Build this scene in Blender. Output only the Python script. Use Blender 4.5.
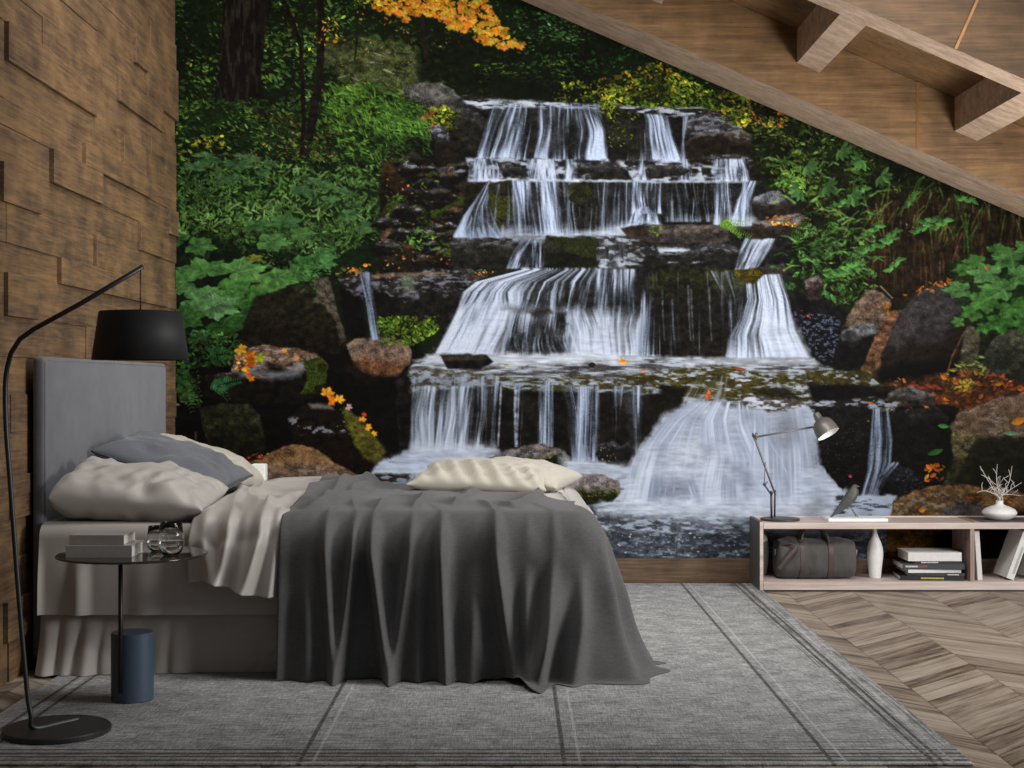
import bpy, bmesh, math, random
import numpy as np
from mathutils import Vector, Matrix
random.seed(3)
PI = math.pi
for o in list(bpy.data.objects): bpy.data.objects.remove(o)
SC = bpy.context.scene
COL = SC.collection

# ---------------- camera, world, lights, exposure ----------------
F, CAMZ = 1422.2, 1.1                     # 50 mm on 36 mm, eye height 1.1 m
cam = bpy.data.cameras.new('camera'); cam.lens = 50; cam.sensor_width = 36; cam.clip_end = 100
camo = bpy.data.objects.new('camera', cam); COL.objects.link(camo)
camo.location = (0, 0, CAMZ); camo.rotation_euler = (PI/2, 0, 0)
SC.camera = camo
W = bpy.data.worlds.new('world'); SC.world = W; W.use_nodes = True
W.node_tree.nodes['Background'].inputs[0].default_value = (.86, .93, 1, 1)
W.node_tree.nodes['Background'].inputs[1].default_value = .14
SC.view_settings.view_transform = 'Standard'; SC.view_settings.look = 'None'
SC.view_settings.gamma = 1; SC.view_settings.use_curve_mapping = False
SC.view_settings.exposure = -0.18
def area(name, loc, target, sx, sy, power, col=(1, 1, 1), roll=None):
    l = bpy.data.lights.new(name, 'AREA'); l.shape = 'RECTANGLE'; l.size = sx; l.size_y = sy; l.energy = power; l.color = col
    o = bpy.data.objects.new(name, l); COL.objects.link(o); o.location = loc
    d = Vector(target)-Vector(loc); o.rotation_euler = d.to_track_quat('-Z', 'Y').to_euler()
    return o
# unseen lamp added to wash mural and bed from above; daylight of the window to the right of the shelf
ro = area('mural_wash_light', (.35, 5.42, 3.3), (.85, 7.6, 1.2), 3.5, .9, 72, (1, .985, .96))
ax = Vector((1, 0, -.27)).normalized(); az = -(Vector((0, .58, -.81)) - ax*Vector((0, .58, -.81)).dot(ax)).normalized()
ro.rotation_euler = Matrix((ax, az.cross(ax), az)).transposed().to_euler()
ro.data.spread = math.radians(125)
area('side_window_light', (4.4, 3.9, 1.75), (-.4, 5.9, .6), 1.7, 1.3, 205, (1, .99, .97))

lo = area('beam_uplight', (3.3, 5.35, .45), (1.2, 7.0, 3.0), 1.3, .7, 52, (1, .985, .96)); lo.data.spread = math.radians(100)  # unseen uplight added to brighten the beam undersides

# ---------------- helpers ----------------
def P(px, py, d): return ((px-512)*d/F, d, CAMZ-(py-384)*d/F)
def empty(name, loc):
    o = bpy.data.objects.new(name, None); COL.objects.link(o); o.location = loc; o.empty_display_size = .05
    return o
def tag(o, label, cat, group=None, kind=None):
    o['label'] = label; o['category'] = cat
    if group: o['group'] = group
    if kind: o['kind'] = kind
    return o
def origin_of(p):
    v = Vector((0, 0, 0))
    while p is not None: v = v+p.location; p = p.parent
    return v
def link(name, me, mat, parent=None, base=None, smooth=False):
    off = origin_of(parent) if parent is not None else Vector(base or (0, 0, 0))
    me.transform(Matrix.Translation(-off))
    me.name = name
    if mat is not None: me.materials.append(mat)
    if smooth:
        me.polygons.foreach_set('use_smooth', np.ones(len(me.polygons), bool))
    o = bpy.data.objects.new(name, me); COL.objects.link(o)
    if parent is not None: o.parent = parent
    else: o.location = off
    return o
def obj(name, bm, mat, parent=None, base=None, smooth=False):
    bmesh.ops.recalc_face_normals(bm, faces=bm.faces[:])
    me = bpy.data.meshes.new(name); bm.to_mesh(me); bm.free()
    return link(name, me, mat, parent, base, smooth)
def pyobj(name, v, f, mat, parent=None, base=None, smooth=True):
    me = bpy.data.meshes.new(name); me.from_pydata([tuple(map(float, q)) for q in v], [], f); me.update()
    return link(name, me, mat, parent, base, smooth)
def struct(name, bm, mat, parent=None):
    o = obj(name, bm, mat, parent)
    if parent is None: o['kind'] = 'structure'
    return o
def bx(bm, x0, x1, y0, y1, z0, z1, bev=0, seg=2, M=None):
    n = bmesh.new()
    v = [n.verts.new((x, y, z)) for x in (x0, x1) for y in (y0, y1) for z in (z0, z1)]
    for q in ((0, 1, 3, 2), (4, 6, 7, 5), (0, 4, 5, 1), (2, 3, 7, 6), (0, 2, 6, 4), (1, 5, 7, 3)): n.faces.new([v[i] for i in q])
    bmesh.ops.recalc_face_normals(n, faces=n.faces[:])
    if bev: bmesh.ops.bevel(n, geom=n.edges[:], offset=bev, segments=seg, profile=.6, affect='EDGES')
    if M is not None: n.transform(M)
    merge(bm, n); return bm
def merge(bm, n):
    me = bpy.data.meshes.new('tmp'); n.to_mesh(me); n.free(); bm.from_mesh(me); bpy.data.meshes.remove(me)
def prism(bm, pts, y0, y1):                # an x-z outline pushed along y
    a = [bm.verts.new((x, y0, z)) for x, z in pts]; b = [bm.verts.new((x, y1, z)) for x, z in pts]
    n = len(pts); bm.faces.new(a); bm.faces.new(b[::-1])
    for i in range(n): bm.faces.new((a[i], b[i], b[(i+1) % n], a[(i+1) % n]))
    return bm
def lathe(bm, prof, c, n=48, cap0=True, cap1=True, M=None):
    rings = []
    for r, z in prof:
        ring = []
        for k in range(n):
            a = 2*PI*k/n; p = Vector((r*math.cos(a), r*math.sin(a), z))
            if M is not None: p = M @ p
            ring.append(bm.verts.new(p+Vector(c)))
        rings.append(ring)
    for i in range(len(rings)-1):
        for k in range(n): bm.faces.new((rings[i][k], rings[i][(k+1) % n], rings[i+1][(k+1) % n], rings[i+1][k]))
    if cap0: bm.faces.new(rings[0][::-1])
    if cap1: bm.faces.new(rings[-1])
    return bm
def tube(bm, pts, r, n=10):
    pts = [Vector(p) for p in pts]
    rr = r if isinstance(r, (list, tuple)) else [r]*len(pts)
    rings = []; up = Vector((.13, .31, .94))
    for i, p in enumerate(pts):
        t = (pts[min(i+1, len(pts)-1)]-pts[max(i-1, 0)]).normalized()
        a = t.cross(up)
        if a.length < .05: a = t.cross(Vector((1, 0, 0)))
        a.normalize(); b = t.cross(a)
        up = b.cross(t)*-1 if False else a.cross(t)
        rings.append([bm.verts.new(p+rr[i]*(a*math.cos(2*PI*k/n)+b*math.sin(2*PI*k/n))) for k in range(n)])
    for i in range(len(rings)-1):
        for k in range(n): bm.faces.new((rings[i][k], rings[i][(k+1) % n], rings[i+1][(k+1) % n], rings[i+1][k]))
    bm.faces.new(rings[0][::-1]); bm.faces.new(rings[-1])
    return bm
def spline(pts, n=8):
    pts = [Vector(p) for p in pts]; out = []
    for i in range(len(pts)-1):
        p0, p1, p2, p3 = pts[max(i-1, 0)], pts[i], pts[i+1], pts[min(i+2, len(pts)-1)]
        for k in range(n):
            t = k/n
            out.append(.5*((2*p1)+(p2-p0)*t+(2*p0-5*p1+4*p2-p3)*t*t+(3*p1-p0-3*p2+p3)*t**3))
    return out+[pts[-1]]
def gridmesh(name, A, mat, parent=None, base=None, close=False):
    m, n = A.shape[:2]
    v = A.reshape(-1, 3)
    f = [(i*n+j, i*n+j+1, (i+1)*n+j+1, (i+1)*n+j) for i in range(m-1) for j in range(n-1)]
    return pyobj(name, v, f, mat, parent, base)
# smooth value noise for shaping cloth
_G = np.random.default_rng(5).random((4, 129, 129))
def vn(x, y, k=0):
    x = np.mod(np.asarray(x, float)+31.7*k+50, 128); y = np.mod(np.asarray(y, float)+17.1*k+50, 128)
    i = np.minimum(x.astype(int), 127); j = np.minimum(y.astype(int), 127); fx = x-i; fy = y-j
    fx = fx*fx*(3-2*fx); fy = fy*fy*(3-2*fy); g = _G[k % 4]
    return (g[j, i]*(1-fx)+g[j, i+1]*fx)*(1-fy)+(g[j+1, i]*(1-fx)+g[j+1, i+1]*fx)*fy-.5
def sstep(a, b, x):
    t = np.clip((np.asarray(x, float)-a)/(b-a), 0, 1); return t*t*(3-2*t)

# ---------------- materials ----------------
def S(r, g, b):
    f = lambda c: (c/255/12.92) if c/255 <= .04045 else ((c/255+.055)/1.055)**2.4
    return (f(r), f(g), f(b), 1)
def newmat(name):
    m = bpy.data.materials.new(name); m.use_nodes = True
    nt = m.node_tree; b = nt.nodes['Principled BSDF']
    return m, nt, b, nt.links.new
def node(nt, t, **kw):
    n = nt.nodes.new(t)
    for k, v in kw.items():
        if k in ('op',): n.operation = v
        elif isinstance(k, str) and hasattr(n, k): setattr(n, k, v)
    return n
def math_(nt, op, a, b=None, c=None):
    n = nt.nodes.new('ShaderNodeMath'); n.operation = op
    for i, v in enumerate((a, b, c)):
        if v is None: continue
        if isinstance(v, (int, float)): n.inputs[i].default_value = v
        else: nt.links.new(v, n.inputs[i])
    return n.outputs[0]
def mix_(nt, fac, a, b):
    n = nt.nodes.new('ShaderNodeMix'); n.data_type = 'RGBA'
    for i, v in ((0, fac), (6, a), (7, b)):
        if isinstance(v, (int, float, tuple)): n.inputs[i].default_value = v
        else: nt.links.new(v, n.inputs[i])
    return n.outputs[2]
def ramp_(nt, x, stops):
    n = nt.nodes.new('ShaderNodeValToRGB'); e = n.color_ramp.elements
    while len(e) < len(stops): e.new(.5)
    for q, (p, c) in zip(e, stops): q.position = p; q.color = c if isinstance(c, tuple) else (c, c, c, 1)
    nt.links.new(x, n.inputs[0]); return n.outputs[0]
def coords(nt, scale=(1, 1, 1), kind='Object', rot=(0, 0, 0)):
    t = nt.nodes.new('ShaderNodeTexCoord'); m = nt.nodes.new('ShaderNodeMapping')
    m.inputs['Scale'].default_value = scale; m.inputs['Rotation'].default_value = rot
    nt.links.new(t.outputs[kind], m.inputs[0]); return m.outputs[0]
def noise_(nt, vec, scale=1, detail=4, rough=.6):
    n = nt.nodes.new('ShaderNodeTexNoise'); n.inputs['Scale'].default_value = scale
    n.inputs['Detail'].default_value = detail; n.inputs['Roughness'].default_value = rough
    nt.links.new(vec, n.inputs['Vector']); return n.outputs['Fac']
def bump_(nt, b, h, strength=.3, dist=.01):
    n = nt.nodes.new('ShaderNodeBump'); n.inputs['Strength'].default_value = strength; n.inputs['Distance'].default_value = dist
    nt.links.new(h, n.inputs['Height']); nt.links.new(n.outputs[0], b.inputs['Normal'])
def plain(name, c, rough=.5, metal=0, spec=.5):
    m, nt, b, L = newmat(name)
    v = coords(nt, (1, 1, 1)); n = noise_(nt, v, 60, 3)
    L(mix_(nt, ramp_(nt, n, [(.3, 0.0), (.7, 1.0)]), tuple(x*.93 for x in c[:3])+(1,), tuple(min(1, x*1.05) for x in c[:3])+(1,)), b.inputs['Base Color'])
    b.inputs['Roughness'].default_value = rough; b.inputs['Metallic'].default_value = metal; b.inputs['Specular IOR Level'].default_value = spec
    return m
def fabric(name, c, weave=500, amt=.25, sheen=.25, rough=.9, bump=.25, mott=.12):
    m, nt, b, L = newmat(name)
    v1 = noise_(nt, coords(nt, (weave, weave, weave*.16)), 1, 2); v2 = noise_(nt, coords(nt, (weave*.16, weave*.16, weave)), 1, 2)
    big = noise_(nt, coords(nt), 9, 4)
    w = math_(nt, 'MULTIPLY_ADD', math_(nt, 'ADD', v1, v2), .5, 0)
    k = math_(nt, 'ADD', math_(nt, 'MULTIPLY', math_(nt, 'SUBTRACT', w, .5), amt*4), math_(nt, 'MULTIPLY', math_(nt, 'SUBTRACT', big, .5), mott*4))
    k = math_(nt, 'ADD', k, .5)
    lo = tuple(x*.62 for x in c[:3])+(1,); hi = tuple(min(1, x*1.38) for x in c[:3])+(1,)
    L(mix_(nt, k, lo, hi), b.inputs['Base Color'])
    b.inputs['Roughness'].default_value = rough; b.inputs['Sheen Weight'].default_value = sheen; b.inputs['Sheen Roughness'].default_value = .4
    b.inputs['Specular IOR Level'].default_value = .2
    bump_(nt, b, w, bump, .002)
    return m
def wood(name, cs, along='y', scale=1.0, rough=.55, patch=.5, fine=1.0, bump=.15):
    m, nt, b, L = newmat(name)
    s = {'x': (.05, 1, 1), 'y': (1, .05, 1), 'z': (1, 1, .05)}[along]
    g = noise_(nt, coords(nt, tuple(q*90*scale*fine for q in s)), 1, 5, .65)
    g2 = noise_(nt, coords(nt, tuple(q*22*scale for q in s)), 1, 4, .6)
    p = noise_(nt, coords(nt, (5*scale, 5*scale, 5*scale)), 1, 4, .6)
    k = math_(nt, 'ADD', math_(nt, 'MULTIPLY', g, .38), math_(nt, 'ADD', math_(nt, 'MULTIPLY', g2, .62-patch*.4), math_(nt, 'MULTIPLY', p, patch*.4)))
    n = len(cs)
    L(ramp_(nt, k, [(.36+.28*i/(n-1), c) for i, c in enumerate(cs)]), b.inputs['Base Color'])
    b.inputs['Roughness'].default_value = rough; b.inputs['Specular IOR Level'].default_value = .3
    bump_(nt, b, g, bump, .002)
    return m
MURAL_GAIN = .78
# ---- the printed picture on the back wall: a numpy painter, sRGB 0..1 ----
MS, MX0, MX1, MY0, MY1 = 1.4, 170, 1170, -44, 560
MW, MH = int((MX1-MX0)*MS), int((MY1-MY0)*MS)
def paint_mural():
    rng = np.random.default_rng(11)
    gx = MX0+(np.arange(MW)+.5)/MS
    gy = MY0+(np.arange(MH)+.5)/MS
    PX, PY = np.meshgrid(gx, gy)
    img = np.zeros((MH, MW, 3), np.float32)
    def sm(a, b, x):
        t = np.clip((x-a)/(b-a), 0, 1); return t*t*(3-2*t)
    def C(c): return np.array(c, np.float32)/255
    def samp(G, a, b):
        h, w = G.shape
        a = np.mod(a, w-1); b = np.mod(b, h-1)
        i = np.minimum(np.floor(a).astype(int), w-2); j = np.minimum(np.floor(b).astype(int), h-2)
        fa = a-i; fb = b-j
        fa = fa*fa*(3-2*fa); fb = fb*fb*(3-2*fb)
        return (G[j, i]*(1-fa)+G[j, i+1]*fa)*(1-fb)+(G[j+1, i]*(1-fa)+G[j+1, i+1]*fa)*fb
    GR = [rng.random((257, 257)).astype(np.float32) for k in range(8)]
    def vn(cx, cy, k=0): return samp(GR[k % 8], PX/cx+17.3*k+40, PY/cy+9.1*k+40)
    def fbm(cx, cy, k=0, o=4):
        s = 0; a = .5; t = 0
        for q in range(o):
            s = s+a*vn(cx/2**q, cy/2**q, k+q); t += a; a *= .55
        return s/t
    WX = {r: (fbm(r, r, 1, 3)-.5)*2 for r in (7, 16)}
    WY = {r: (fbm(r, r, 4, 3)-.5)*2 for r in (7, 16)}
    N_s, N_m, N_l = fbm(5, 4, 2, 3), fbm(16, 12, 3, 4), fbm(60, 45, 5, 4)
    N_f = rng.random((MH, MW)).astype(np.float32)
    N_h = fbm(12, 2.2, 6, 3)
    N_g = fbm(6.5, 2.0, 2, 3)
    def box(pts, pad):
        p = np.array(pts, float)
        x0, y0 = p.min(0)-pad; x1, y1 = p.max(0)+pad
        i0 = max(0, int((x0-MX0)*MS)); i1 = min(MW, int((x1-MX0)*MS)+2)
        j0 = max(0, int((y0-MY0)*MS)); j1 = min(MH, int((y1-MY0)*MS)+2)
        return (slice(j0, max(j0, j1)), slice(i0, max(i0, i1)))
    def sdist(X, Y, pts, closed=True):
        d2 = np.full(X.shape, 1e9); ins = np.zeros(X.shape, bool)
        n = len(pts)
        for k in range(n if closed else n-1):
            ax, ay = pts[k]; bx, by = pts[(k+1) % n]
            ex, ey = bx-ax, by-ay
            t = np.clip(((X-ax)*ex+(Y-ay)*ey)/(ex*ex+ey*ey+1e-9), 0, 1)
            d2 = np.minimum(d2, (X-ax-t*ex)**2+(Y-ay-t*ey)**2)
            if closed and ay != by:
                ins ^= ((ay > Y) != (by > Y)) & (X < (bx-ax)*(Y-ay)/(by-ay)+ax)
        d = np.sqrt(d2)
        return np.where(ins, d, -d) if closed else d
    def pm(pts, rough=0, soft=.8, wr=7):
        s = box(pts, rough+soft+1)
        X, Y = PX[s], PY[s]
        if rough: X = X+WX[wr][s]*rough; Y = Y+WY[wr][s]*rough
        sd = sdist(X, Y, pts)
        return s, np.clip(.5+sd/(2*soft), 0, 1), sd
    def put(s, a, col):
        a = a[..., None]; img[s] = img[s]*(1-a)+np.asarray(col, np.float32)*a
    def fill(pts, col, rough=2, soft=1, al=1, tex=.35, wr=7):
        s, a, sd = pm(pts, rough, soft, wr)
        k = 1+tex*((N_m[s]-.5)*1.6+(N_s[s]-.5)*1.4+(N_f[s]-.5)*.5)
        put(s, a*al, np.clip(C(col)*k[..., None], 0, 1))
    def rock(pts, top, bot, split=None, rough=3, wet=0, rim=0, moss=None, tex=.55, soft=1):
        s, a, sd = pm(pts, rough, soft)
        p = np.array(pts, float); y0, y1 = p[:, 1].min(), p[:, 1].max()
        v = (PY[s]-y0)/(y1-y0)+(N_m[s]-.5)*.5
        sp = .45 if split is None else split
        m = sm(sp-.16, sp+.16, v)[..., None]
        c = C(top)*(1-m)+C(bot)*m
        ridg = 1-np.abs(N_m[s]*2-1)
        k = 1+tex*((N_s[s]-.5)*1.9+(ridg-.6)*1.1+(N_f[s]-.5)*.7)
        c = c*np.clip(k, .1, 2.5)[..., None]
        if moss is not None:
            q = sm(.5, .62, N_m[s]+.35*(.5-np.abs(v-.3)))[..., None]
            c = c*(1-q)+C(moss)*(.6+.8*N_f[s])[..., None]*q
        if wet:
            q = (sm(.56, .74, N_g[s]+.34*N_s[s]-.15+.12*(N_f[s]-.5))*(1-m[..., 0])*wet)[..., None]
            c = c*(1-q)+C((138, 143, 158))*q
        if rim:
            q = (sm(rim*2.2, 0, sd)*sm(.55, .2, v)*.6)[..., None]
            c = c*(1-q)+C((135, 128, 125))*q
        put(s, a, np.clip(c, 0, 1))
    def stroke(pts, w0, w1, col, tex=.4, soft=.6, al=1, rough=0):
        s = box(pts, max(w0, w1)+2+rough)
        X, Y = PX[s], PY[s]
        if rough: X = X+WX[7][s]*rough; Y = Y+WY[7][s]*rough
        d = sdist(X, Y, pts, False)
        ya, yb = pts[0], pts[-1]
        t = np.clip(((X-ya[0])*(yb[0]-ya[0])+(Y-ya[1])*(yb[1]-ya[1]))/((yb[0]-ya[0])**2+(yb[1]-ya[1])**2+1e-6), 0, 1)
        w = (w0+(w1-w0)*t)/2
        put(s, np.clip(.5+(w-d)/(2*soft), 0, 1)*al, np.clip(C(col)*(1+tex*(N_s[s]-.5)*2)[..., None], 0, 1))
    def ptin(pts, n):
        p = np.array(pts, float); lo, hi = p.min(0), p.max(0)
        q = lo+(hi-lo)*rng.random((n*3+20, 2))
        return q[sdist(q[:, 0], q[:, 1], pts) > 0][:n]
    def leaf(cx, cy, L, w, ang, col, al=1):
        r = L/2+1
        i0 = max(0, int((cx-r-MX0)*MS)); i1 = min(MW, int((cx+r-MX0)*MS)+2)
        j0 = max(0, int((cy-r-MY0)*MS)); j1 = min(MH, int((cy+r-MY0)*MS)+2)
        if i1 <= i0 or j1 <= j0: return
        X = gx[None, i0:i1]-cx; Y = gy[j0:j1, None]-cy
        ca, sa = math.cos(ang), math.sin(ang)
        u = (X*ca+Y*sa)/(L/2); v = (Y*ca-X*sa)/(w/2)
        a = np.clip((1-u*u-np.abs(v))*min(L, w)*.8+.1, 0, 1)*al
        a = a[..., None]
        sh = (1+.28*np.clip(v, -1, 1))[..., None]
        img[j0:j1, i0:i1] = img[j0:j1, i0:i1]*(1-a)+np.clip(col*sh, 0, 1)*a
    def leaves(pts, n, L, pal, asp=.5, ang=(0, 1.2), jit=.35, al=.95, clump=.5):
        q = ptin(pts, n)
        nz = samp(GR[5], q[:, 0]/22+3, q[:, 1]/16+8)
        order = np.argsort(rng.random(len(q))*.7+nz*.3)
        for i in order:
            if nz[i] < .38 and rng.random() < clump: continue
            c = C(pal[rng.integers(len(pal))])
            if c[1] > c[0]: c = c*np.array((1.02, .86, .88), np.float32)+np.array((.012*rng.random(), 0, 0), np.float32)
            c = c*(1+jit*(rng.random()*2-1))*(.42+1.12*nz[i])*(1.5 if rng.random() < .06 else 1)
            l = (L[0]+(L[1]-L[0])*rng.random()**1.6)*.86
            leaf(q[i, 0], q[i, 1], l, l*asp*(.45+.8*rng.random()), ang[0]+ang[1]*(rng.random()*2-1), c, al)
    LOB = [(0, 1.0), (9, .80), (15, .84), (22, .68), (30, .62), (40, .74), (47, .76), (56, .96), (66, .76), (76, .80), (86, .62), (98, .60), (112, .74), (126, .58), (150, .44), (168, .30), (180, .10)]
    def maple(cx, cy, r, rot, sq, col, vein=.22):
        if col[1] > col[0]: col = (col[0]*1.12, col[1]*1.02, col[2]*.86)
        pr = [(a, q) for a, q in LOB]+[(360-a, q) for a, q in LOB[-2:0:-1]]
        pts = []
        for a, q in pr:
            t = math.radians(a); x, y = q*r*math.sin(t), -q*r*math.cos(t)
            x, y = x*math.cos(rot)-y*math.sin(rot), x*math.sin(rot)+y*math.cos(rot)
            pts.append((cx+x, cy+y*sq))
        s, a, sd = pm(pts, .8, .6)
        if a.size == 0: return
        dx, dy = PX[s]-cx, (PY[s]-cy)/sq
        th = np.arctan2(dx, -dy)-rot
        rr = np.hypot(dx, dy)/r
        v = np.zeros_like(th)
        for va in (0, 1.05, -1.05, 2.05, -2.05):
            dd = np.abs(np.arctan2(np.sin(th-va), np.cos(th-va)))*rr*r
            v = np.maximum(v, np.clip(1-dd/1.2, 0, 1)*(rr < .9))
        side = np.sin(th*3.0+.6)*.09
        k = (1+side+(N_s[s]-.5)*.45+(N_m[s]-.5)*.25)*(.80+.3*np.clip(rr, 0, 1))+v*vein
        put(s, a, np.clip(C(col)*k[..., None], 0, 1))
    def tuft(cx, cy, n, L, col, spread=1.2, up=-math.pi/2):
        for k in range(n):
            a = up+spread*(rng.random()*2-1); l = L*(.5+.6*rng.random())
            c = C(col)*(.55+.9*rng.random())
            leaf(cx+math.cos(a)*l*.5, cy+math.sin(a)*l*.5, l, max(1.6, l*.16), a, c, .9)
    def frond(x0, y0, x1, y1, L, col, sag=.15):
        n = max(5, int(math.hypot(x1-x0, y1-y0)/2.2)); ang = math.atan2(y1-y0, x1-x0)
        for k in range(n):
            t = k/(n-1); x = x0+(x1-x0)*t; y = y0+(y1-y0)*t+sag*L*4*(t-.3)**2
            l = L*(1-.75*t)+1
            for sg in (-1, 1):
                a = ang+sg*1.05
                leaf(x+math.cos(a)*l*.45, y+math.sin(a)*l*.45, l, max(1.4, l*.28), a, C(col)*(.7+.5*rng.random()), .9)
    def fall(L, R, cov, cov2=None, K=2.6, foam=.25, hi=(206, 218, 238), lo=(88, 98, 116), al=1, seed=0, edge=3, wav=.06, soft=.24, ft=2, fb=2):
        ys = [p[1] for p in L]+[p[1] for p in R]
        y0, y1 = min(ys), max(ys)
        s = box([(p[0], p[1]) for p in L+R], 3)
        X, Y = PX[s], PY[s]
        lx = np.interp(Y, [p[1] for p in L], [p[0] for p in L]); rx = np.interp(Y, [p[1] for p in R], [p[0] for p in R])
        w = np.maximum(rx-lx, 1); wm = float(np.mean(w))
        v = np.clip((Y-y0)/(y1-y0), 0, 1)
        u = (X-lx)/w
        uu = u+wav*(samp(GR[seed % 8], u*6+seed, v*2.2+seed)-.5)
        nf = wm/K
        a1 = samp(GR[(seed+1) % 8], uu*nf+seed*3.7, v*1.6+seed)
        a2 = samp(GR[(seed+2) % 8], uu*nf/3.2+seed*1.3, v*1.1+seed*2)
        a3 = samp(GR[(seed+3) % 8], uu*nf*2+seed*5, v*3.5+seed)
        ca = np.interp(u, [c[0] for c in cov], [c[1] for c in cov])
        if cov2: ca = ca*(1-v)+np.interp(u, [c[0] for c in cov2], [c[1] for c in cov2])*v
        den = ca+(.42*a1+.42*a2+.22*a3-.53)*1.25+foam*np.clip((v-.72)/.28, 0, 1)**1.5*(.6+.8*a2)
        a = sm(.5-soft, .5+soft*1.6, den)
        a = a+(1-a)*.34*np.clip((ca-.36)/.3, 0, 1)*(.5+a2)
        a = a*(.90+.2*N_f[s])
        ed = np.clip((u*w)/edge, 0, 1)*np.clip(((1-u)*w)/edge, 0, 1)
        vv = np.clip((Y-y0+1)/ft, 0, 1)*np.clip((y1+1-Y)/fb, 0, 1)
        b = np.clip(.12+.88*np.clip((den+.35*(a3-.5)+.25*(a1-.5)-.36)/.75, 0, 1), 0, 1)[..., None]
        hi = (hi[0]*.95, hi[1]*.965, min(255, hi[2]*1.0)); lo = (lo[0]*.90+8, lo[1]*.91+10, lo[2]*.92+14)
        put(s, a*ed*vv*al, C(lo)*(1-b)+C(hi)*b)
    def ripple(pts, dark, light, cov, cx=14, cy=2.2, seed=0, soft=.12, rough=2, al=1):
        s, a, sd = pm(pts, rough, 1.5)
        n = .62*samp(GR[seed % 8], PX[s]/cx+5, PY[s]/cy+3)+.38*samp(GR[(seed+3) % 8], PX[s]/cx*2.3, PY[s]/cy*2)+.10*(N_f[s]-.5)
        q = sm(1-cov-soft, 1-cov+soft, n)[..., None]
        put(s, a*al, C(dark)*(.75+.5*N_s[s])[..., None]*(1-q)+C(light)*(.85+.3*N_m[s])[..., None]*q)
    def foamy(pts, col=(196, 206, 224), soft=4, rough=3, al=1, tex=.2):
        s, a, sd = pm(pts, rough, soft)
        k = 1+tex*((N_h[s]-.5)*1.6+(N_m[s]-.5))
        put(s, a*al, np.clip(C(col)*k[..., None], 0, 1))
    def specks(pts, n, col, r=(.8, 1.8), al=.8, ang=(0, .4), asp=.7):
        for x, y in ptin(pts, n):
            l = r[0]*2+(r[1]-r[0])*2*rng.random()
            leaf(x, y, l, l*asp, ang[0]+ang[1]*(rng.random()*2-1), C(col)*(.6+.6*rng.random()), al)
    EL, PI = None, math.pi
    G1 = [(28, 66, 18), (40, 84, 24), (22, 52, 18), (58, 100, 30), (18, 42, 14)]
    G2 = [(62, 112, 34), (48, 96, 28), (84, 128, 40), (38, 80, 26)]
    GB = [(92, 132, 34), (120, 146, 40), (74, 122, 34), (140, 150, 40)]
    TL = [(52, 92, 56), (62, 104, 66), (44, 82, 52), (74, 114, 76)]
    OR = [(214, 132, 30), (226, 156, 42), (200, 104, 26), (186, 92, 30)]
    # ---------- forest ----------
    img[:] = C((15, 22, 9))
    img[:] *= (.6+.9*N_l)[..., None]
    leaves([(170, -44), (520, -44), (520, 110), (170, 150)], 3400, (4, 10), G1, .5, (.2, 1.0))
    leaves([(170, -44), (345, -44), (345, 70), (170, 100)], 900, (3, 8), [(48, 92, 26), (66, 112, 34), (34, 76, 24)], .45, (.2, .9), clump=.7)
    leaves([(178, -10), (300, -20), (345, 60), (270, 60), (178, 70)], 130, (3, 7), [(120, 140, 36), (150, 150, 50), (96, 128, 60)], .5)
    leaves([(262, 10), (330, 10), (330, 120), (262, 110)], 160, (3, 7), [(70, 120, 90), (60, 112, 60), (50, 100, 40)], .5)
    # pale ground and sticks behind
    fill([(322, 44), (372, 36), (420, 50), (420, 96), (380, 92), (345, 80), (325, 62)], (66, 74, 40), 5, 4, .85, .7)
    leaves([(322, 40), (420, 40), (425, 98), (345, 90)], 500, (2, 6), [(96, 108, 60), (70, 90, 40), (46, 58, 26), (120, 126, 84)], .35, (.5, 1.4))
    for k in range(26):
        x, y = 340+80*rng.random(), 50+45*rng.random()
        a = rng.random()*3
        stroke([(x, y), (x+12*math.cos(a), y+7*math.sin(a))], 1.4, .8, [(140, 136, 110), (24, 20, 14), (90, 84, 64)][k % 3])
    leaves([(330, 78), (420, 88), (432, 135), (410, 168), (350, 160), (325, 120)], 1500, (4, 11), [(54, 108, 24), (66, 126, 30), (44, 90, 22), (82, 140, 40)], .3, (.7, .9), clump=.3)
    # centre-top woods
    fill([(418, 42), (520, 40), (600, 58), (590, 100), (545, 98), (465, 96), (440, 84), (415, 80)], (10, 13, 5), 6, 6, .8, .4)
    leaves([(505, -30), (720, -30), (720, 100), (560, 100), (520, 60)], 2300, (3, 8), [(28, 74, 26), (36, 88, 34), (22, 58, 18), (16, 44, 14)], .5, (.2, 1.0), clump=.6)
    leaves([(505, 10), (580, 14), (600, 40), (530, 44)], 260, (3, 7), [(58, 120, 62), (80, 140, 84), (48, 104, 44)], .45, (.1, .6))
    leaves([(470, 64), (570, 60), (560, 82), (480, 84)], 260, (3, 7), [(70, 112, 30), (52, 96, 30)], .4, (0, .5))
    fill([(480, 80), (600, 74), (600, 100), (545, 100), (480, 96)], (9, 13, 5), 5, 5, .55, .4)
    leaves([(555, 84), (600, 80), (606, 106), (550, 104)], 170, (3, 7), [(88, 130, 30), (66, 110, 30), (120, 140, 34)], .55)
    leaves([(600, 92), (618, 74), (650, 62), (690, 80), (720, 95), (720, 112), (690, 108), (640, 112), (600, 108)], 900, (3, 8), [(84, 128, 26), (66, 108, 24), (110, 144, 30), (50, 88, 20)], .55, (.2, 1.1), clump=.35)
    leaves([(600, 80), (660, 60), (700, 86), (640, 100), (600, 104)], 150, (3, 6), [(170, 150, 34), (190, 150, 40), (176, 104, 30)], .6)
    leaves([(690, 84), (720, 92), (722, 108), (690, 106)], 120, (3, 6), [(20, 44, 12), (14, 28, 8)], .5)
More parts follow.
